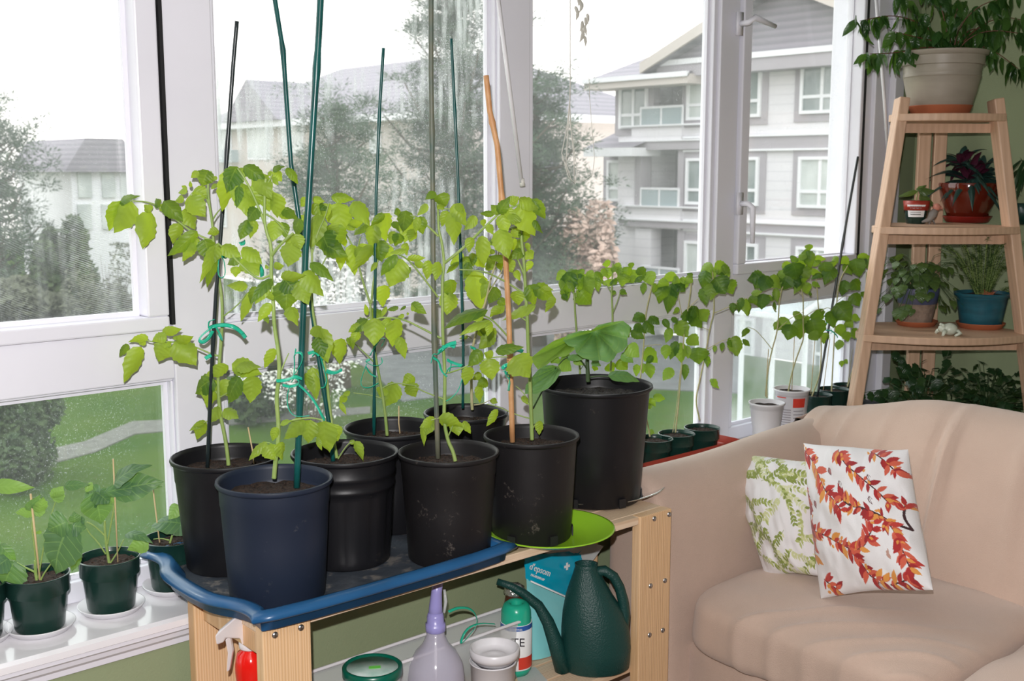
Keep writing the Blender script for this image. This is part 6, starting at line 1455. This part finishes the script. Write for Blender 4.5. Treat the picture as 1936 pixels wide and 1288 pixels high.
# roofs
def rp(x, y, X): return onp(x, y, 0, X)
m = MB(); e0 = rp(1106, 158, XA-.9); e1 = rp(1291, 133, XA-.9); e1.z = e0.z = (e0.z+e1.z)/2; rdg = rp(1345, 68, XA+5); rz = rdg.z
L0 = Vector((XA-.9, e0.y, e0.z)); L1 = Vector((XA-.9, wq(1340, 100).y, e0.z)); Rg1 = Vector((XA+5, rdg.y-2, rz)); Rg0 = Vector((XA+5, rdg.y+.5, rz)); Bk = Vector((XA+11, e0.y, e0.z))
m.add([L0, L1, Rg1, Rg0, Bk, Vector((XA+11, L1.y, e0.z))], [(0, 3, 2, 1), (0, 4, 3), (4, 5, 2, 3)]); m.build('roof', 'shingle', bA, smooth=False)
MB().box((XA-.95, L1.y, e0.z-.30), (XA+.1, e0.y, e0.z-.02)).build('eave', 'house_cream', bA, smooth=False)
MB().box((XA-1.02, L1.y, e0.z-.10), (XA-.9, e0.y+.05, e0.z+.05)).build('gutter', 'house_white', bA, smooth=False)
# gable over the right bay
g0 = wq(1242, 118, XA-.5); g0 = Vector((XA-.5, wq(1262, 118, XA-.5).y, wq(1300, 118, XA-.5).z)); pk = rp(1488, -24, XA-.5); g1 = Vector((XA-.5, 2*pk.y-g0.y, g0.z))
MB().prism([g0, g1, pk], (.4, 0, 0)).build('gable_wall', 'shingle', bA, smooth=False)
for s_, (A, B) in enumerate(((g0, pk), (pk, g1))):
    d = (B-A).normalized(); A2 = A-(d*.7 if s_ == 0 else Vector()); B2 = B+(d*.7 if s_ == 1 else Vector())
    up = Vector((0, 0, .16)); MB().add([A2+Vector((-.45, 0, 0)), B2+Vector((-.45, 0, 0)), B2+Vector((-.45, 0, 0))+up*2, A2+Vector((-.45, 0, 0))+up*2, A2+Vector((8, 0, 0)), B2+Vector((8, 0, 0)), B2+Vector((8, 0, 0))+up*2, A2+Vector((8, 0, 0))+up*2],
        [(0, 1, 2, 3), (4, 7, 6, 5), (3, 2, 6, 7), (0, 4, 5, 1)]).build('roof', 'shingle', bA, smooth=False)
    m = MB(); m.add([A2+Vector((-.47, 0, 0)), B2+Vector((-.47, 0, 0)), B2+Vector((-.47, 0, 0))+up*2, A2+Vector((-.47, 0, 0))+up*2, A2+Vector((-.56, 0, 0)), B2+Vector((-.56, 0, 0)), B2+Vector((-.56, 0, 0))+up*2, A2+Vector((-.56, 0, 0))+up*2], [(0, 1, 2, 3)[::-1], (4, 5, 6, 7), (3, 2, 6, 7), (0, 4, 5, 1)]); m.build('rake_board', 'house_cream', bA, smooth=False)
MB().box((XA-.65, g1.y, g0.z-.42), (XA+.1, g0.y+.3, g0.z)).build('eave', 'house_taupe', bA, smooth=False)
MB().box((XA-.70, g1.y, g0.z-.06), (XA-.5, g0.y+.35, g0.z+.10)).build('white_trim', 'house_white', bA, smooth=False)
# small side roof
a = rp(1105, 280, XA-.8); b = rp(1197, 276, XA-.8); m = MB(); zz = a.z; t0 = rp(1170, 252, XA+1.2)
m.add([Vector((XA-.8, a.y, zz)), Vector((XA-.8, b.y, zz)), Vector((XA+1, b.y, t0.z)), Vector((XA+1, t0.y, t0.z)), Vector((XA+3, a.y, zz))], [(0, 3, 2, 1), (0, 4, 3)]); m.build('roof', 'shingle', bA, smooth=False)
MB().box((XA-.85, b.y, zz-.28), (XA+.5, a.y, zz-.01)).build('eave', 'house_white', bA, smooth=False)
# glass canopy near the ground
m = MB(); k0 = onp(1400, 660, 0, 20); k1 = onp(1520, 660, 0, 20); zt = onp(1450, 585, 0, 20).z; zb = onp(1450, 760, 0, 20).z
ca = thing('glass_canopy', 'white framed glass entrance canopy in front of the building', 'canopy', (20, k0.y, GZ))
for y in (k0.y, (k0.y+k1.y)/2, k1.y):
    MB().box((20, y-.04, GZ), (20.08, y+.04, zt)).build('post', 'house_white', ca, smooth=False)
    MB().beam((19.6, y, zt-.1), (22.5, y, zt+.9), .08, .08).build('rafter', 'house_white', ca, smooth=False)
MB().beam((19.6, k0.y+.2, zt-.06), (19.6, k1.y-.2, zt-.06), .1, .08, (0, 0, 1)).build('beam', 'house_white', ca, smooth=False)
MB().add([(19.6, k0.y, zt), (19.6, k1.y, zt), (22.5, k1.y, zt+1), (22.5, k0.y, zt+1)], [(0, 1, 2, 3)]).build('roof_pane', 'rail_glass', ca, smooth=False)

# far house block with the long roof
bB = thing('apartment_building', 'long low apartment block with a mauve roof behind the conifers', 'building', (32, 45, GZ))
XB, YB = 28.5, 35.5
def wb(x, y): return onp(x, y, 0, XB)
yfar = wb(396, 240).y; zeave = wb(800, 212).z
MB().box((XB, YB, GZ), (XB+12, yfar, zeave)).build('house_wall', 'house_cream', bB, smooth=False)
m = MB(); zr = zeave+3.0; lo_, hi_ = YB-.6, yfar+.6
m.add([(XB-.7, lo_, zeave), (XB+12.6, lo_, zeave), (XB+12.6, hi_, zeave), (XB-.7, hi_, zeave), (XB+6, lo_+6, zr), (XB+6, hi_-4, zr)], [(0, 1, 4), (1, 2, 5, 4), (2, 3, 5), (3, 0, 4, 5), (3, 2, 1, 0)]); m.build('roof', 'shingle', bB, smooth=False)
m = MB(); m.box((XB-.75, lo_-.05, zeave-.3), (XB+12.6, hi_, zeave-.01)); m.build('gutter', 'house_white', bB, smooth=False)
g = MB(); ga = wb(455, 240); gb = wb(560, 225); gp = wb(500, 152)
g.prism([Vector((XB-1.0, ga.y, zeave)), Vector((XB-1.0, gb.y, zeave)), Vector((XB-1.0, gp.y, gp.z))], (6, 0, 0)); g.build('gable', 'shingle', bB, smooth=False)
for x0, y0, x1, y1 in ((400, 245, 440, 300), (468, 240, 512, 302), (535, 240, 575, 295), (700, 245, 722, 290), (400, 360, 430, 430), (470, 360, 512, 420)):
    a = wb(x0, y0); b = wb(x1, y1); f = MB().box((XB-.06, b.y, b.z), (XB+.1, a.y, a.z)).build('window', 'house_white', bB, smooth=False)
    MB().box((XB-.09, b.y+.12, b.z+.12), (XB+.05, a.y-.12, a.z-.12)).build('pane', 'curtain_pane', f, smooth=False)
a = wb(400, 285); b = wb(452, 305); MB().box((XB-.9, b.y, b.z-.05), (XB-.02, a.y, a.z)).build('balcony', 'rail_glass', bB, smooth=False)
# lower wing to the right, facing us
for x0, x1, y0, y1, m_ in ((1075, 1145, 265, 330, 'shingle'),):
    a = onp(x0, y0, 1, 30.5); b = onp(x1, y1, 1, 30.5)
    wing = thing('garage_wing', 'low cream wing with a small roof beside the pale building', 'building', (a.x+1, 31, GZ))
    MB().box((a.x+.3, 31, GZ), (XA+.6, 34, b.z)).build('house_wall', 'house_cream', wing, smooth=False)
    MB().add([(a.x-.4, 30.4, b.z), (XA+.8, 30.4, b.z), (XA+.8, 32.5, a.z), (a.x+1.2, 32.5, a.z), (a.x-.4, 34.5, b.z), (XA+.8, 34.5, b.z)], [(0, 1, 2, 3), (3, 2, 5, 4), (0, 3, 4)]).build('roof', 'shingle', wing, smooth=False)
# pale house on the far left
hx = thing('house', 'pale gabled house half hidden in haze beyond the left window', 'building', (14, 48, GZ))
a = onp(132, 300, 1, 46); b = onp(262, 300, 1, 46); zt = onp(200, 325, 1, 46).z; pkz = onp(170, 262, 1, 46).z
MB().box((a.x, 46, GZ), (b.x, 52, zt)).build('house_wall', 'house_white', hx, smooth=False)
MB().prism([(a.x-.4, 45.6, zt), (b.x+.4, 45.6, zt), ((a.x+b.x)/2+.6, 45.6, pkz), ((a.x+b.x)/2-.9, 45.6, pkz)], (0, 6.6, 0)).build('roof', 'shingle', hx, smooth=False)
for x, y in ((160, 350), (205, 350), (240, 350), (160, 410), (205, 410)):
    p = onp(x, y, 1, 45.95); MB().box((p.x-.27, 45.9, p.z-.5), (p.x+.27, 46.1, p.z+.5)).build('window', 'curtain_pane', hx, smooth=False)

def conifer(lab, x, depth, ytop, ybot, wpx, seed, name='pine_tree', lean=0, gap=.0, dens=1.0, bias=None, m='conifer'):
    rnd = random.Random(seed); ax = depth; K = depth/15; base = V(x, 640, ax); X, Y = base.x, base.y; zt = V(x, ytop, ax).z; zb = V(x, ybot, ax).z
    r = thing(name, lab, 'tree', (X, Y, GZ)); R0 = wpx/2/FP*ax
    MB().tube([(X, Y, GZ), (X, Y, zb), (X, Y, zt-.5)], [.16*K, .13*K, .03*K], 8).build('trunk', 'bark', r)
    fo = MB(); br = MB(); H = zt-zb; nb = int(44*dens)
    for k in range(nb):
        t = (k+rnd.random())/nb; z = zb+H*t; a = rnd.uniform(0, 6.283); L = R0*(1-t**1.6*.80)*rnd.uniform(.35, 1.15)
        if bias: L *= 1+bias*max(0, math.cos(a-math.atan2(RT.y, RT.x)))*(1-t)
        d = Vector((math.cos(a), math.sin(a), 0)); up_ = rnd.uniform(.05, .75); p0 = Vector((X, Y, z)); p1 = p0+d*L*.6+Vector((0, 0, L*.15*up_)); p2 = p0+d*L+Vector((0, 0, L*up_))
        br.tube([p0, p1, p2], [.035*K, .02*K, .008*K], 5, cap=False)
        for j in range(int(5+L*3.2/K)):
            u = rnd.uniform(.35, 1.05); c0 = p0.lerp(p1, u/.6) if u < .6 else p1.lerp(p2, (u-.6)/.4)
            c0 = c0+Vector((rnd.gauss(0, .22), rnd.gauss(0, .22), rnd.gauss(.08, .16)))*K*.9; cr = rnd.uniform(.12, .26)*K
            for q_ in range(100):
                dd = Vector((rnd.gauss(0, 1), rnd.gauss(0, 1), rnd.gauss(.35, .8))).normalized(); c = c0+dd*cr*rnd.uniform(.1, 1); s_ = rnd.uniform(.035, .085)*K; w = dd.orthogonal().normalized()*.009*K
                fo.add([c-w, c+w, c+dd*s_], [(0, 1, 2)])
    fo.build('foliage', m, r, smooth=False); br.build('branches', 'bark', r)
    return r
conifer('tall dark pine seen through the second window, left of the centre mullion', 865, 34, -90, 600, 330, 3, dens=2.9, bias=.5)
conifer('bushy pine with upswept branches in the middle of the second window', 640, 29, 210, 640, 280, 8, dens=1.3)
conifer('dark pine with ragged branches right of the centre mullion', 1012, 36, 150, 590, 230, 21, dens=1.2, bias=.4)
conifer('hazy dark conifer at the far left edge of the left window', 5, 44, 225, 610, 190, 5, dens=1.1)
def bush(lab, x, ybase, depth, wpx, hpx, seed, m='shrub_dark', n=5000, s=.05, name='shrub', twigs=True, cat='shrub'):
    rnd = random.Random(seed); g_ = onp(x, ybase, 2, GZ); depth, K = hd(g_.x, g_.y), 0; s *= depth/12 if depth > 12 else 1; b = V(x, ybase, depth); sc_ = depth/FP; R0 = wpx/2*sc_; H = hpx*sc_; zc = max(b.z, GZ)
    r = thing(name, lab, cat, (b.x, b.y, GZ)); fo = MB(); tw_ = MB()
    for k in range(18):
        a = rnd.uniform(0, 6.28); p = Vector((b.x+R0*.8*math.cos(a)*rnd.random(), b.y+R0*.8*math.sin(a)*rnd.random(), zc+H*rnd.uniform(.4, .95)))
        tw_.tube([(b.x, b.y, GZ), (b.x+(p.x-b.x)*.3, b.y+(p.y-b.y)*.3, zc+H*.1), p], [.04, .02, .006], 5, cap=False)
    lumps = [(Vector((rnd.gauss(0, .45), rnd.gauss(0, .45), rnd.uniform(.15, .85))), rnd.uniform(.25, .5)) for _ in range(14)]
    for k in range(n):
        L, rr = rnd.choice(lumps); d = Vector((rnd.gauss(0, 1), rnd.gauss(0, 1), rnd.gauss(0, 1))).normalized()*rr*rnd.uniform(.6, 1)
        c = Vector((b.x+(L.x+d.x)*R0*.8, b.y+(L.y+d.y)*R0*.8, zc+max(.0, min(1.05, L.z+d.z*.7))*H))
        u = Vector((rnd.gauss(0, 1), rnd.gauss(0, 1), rnd.gauss(0, 1))).normalized(); w = u.orthogonal().normalized(); s2 = s*rnd.uniform(.5, 1.3)
        fo.add([c-u*s2, c+w*s2*.5, c+u*s2, c-w*s2*.5], [(0, 1, 2, 3)])
    fo.build('foliage', m, r, smooth=False); tw_.build('branches', 'bark', r); return r
bush('white flowering magnolia bush below the bushy pine', 585, 815, 10, 300, 310, 1, 'blossom_white', 5000, .022, 'flowering_shrub')
bush('dark leafy shrub behind the white blossoms in the second window', 490, 790, 11, 260, 270, 2, 'shrub_dark', 5000, .06)
bush('grey green hedge at the foot of the tall pine', 860, 640, 17, 200, 90, 4, 'bare_twigs', 6000, .06, 'hedge')
bush('pink flowering tree against the cream wing', 1115, 665, 25, 150, 270, 6, 'blossom_pink', 7000, .05, 'flowering_tree', cat='tree')
bush('dark rounded shrub in the lower left window pane', 30, 910, 11, 230, 200, 9, 'shrub_dark', 9000, .05)
bush('dark hedge shrub beside the path in the left window', 50, 625, 16, 260, 95, 10, 'bare_twigs', 7000, .05, 'hedge')
bush('bare round tree in front of the hazy house', 210, 640, 17, 140, 170, 12, 'bare_twigs', 3500, .03, 'round_tree', cat='tree')
bush('dense dark shrubs behind the path at the left', 120, 610, 22, 150, 190, 13, 'shrub_dark', 6000, .06)
bush('twiggy shrub at the right of the left window', 300, 615, 20, 60, 120, 14, 'bare_twigs', 2500, .04)

GROUPS = {'pot_saucer': 'white saucers on the window sill', 'plant_saucer': 'saucers under the pots on the plant ladder', 'wooden_skewer': 'wooden skewers in the seedling pots', 'pine_tree': 'pines outside the windows', 'shrub': 'shrubs on the lawn outside', 'throw_pillow': 'printed cushions on the sofa', 'hedge': 'hedges outside', 'spray_bottle': 'trigger sprayers under the bench', 'apartment_building': 'apartment buildings outside', 'seed_tray': 'long trays on the sill'}
for o in list(C.objects):
    b_ = o.name.split('.')[0]
    if b_ in GROUPS and 'label' in o and 'group' not in o: o['group'] = GROUPS[b_]
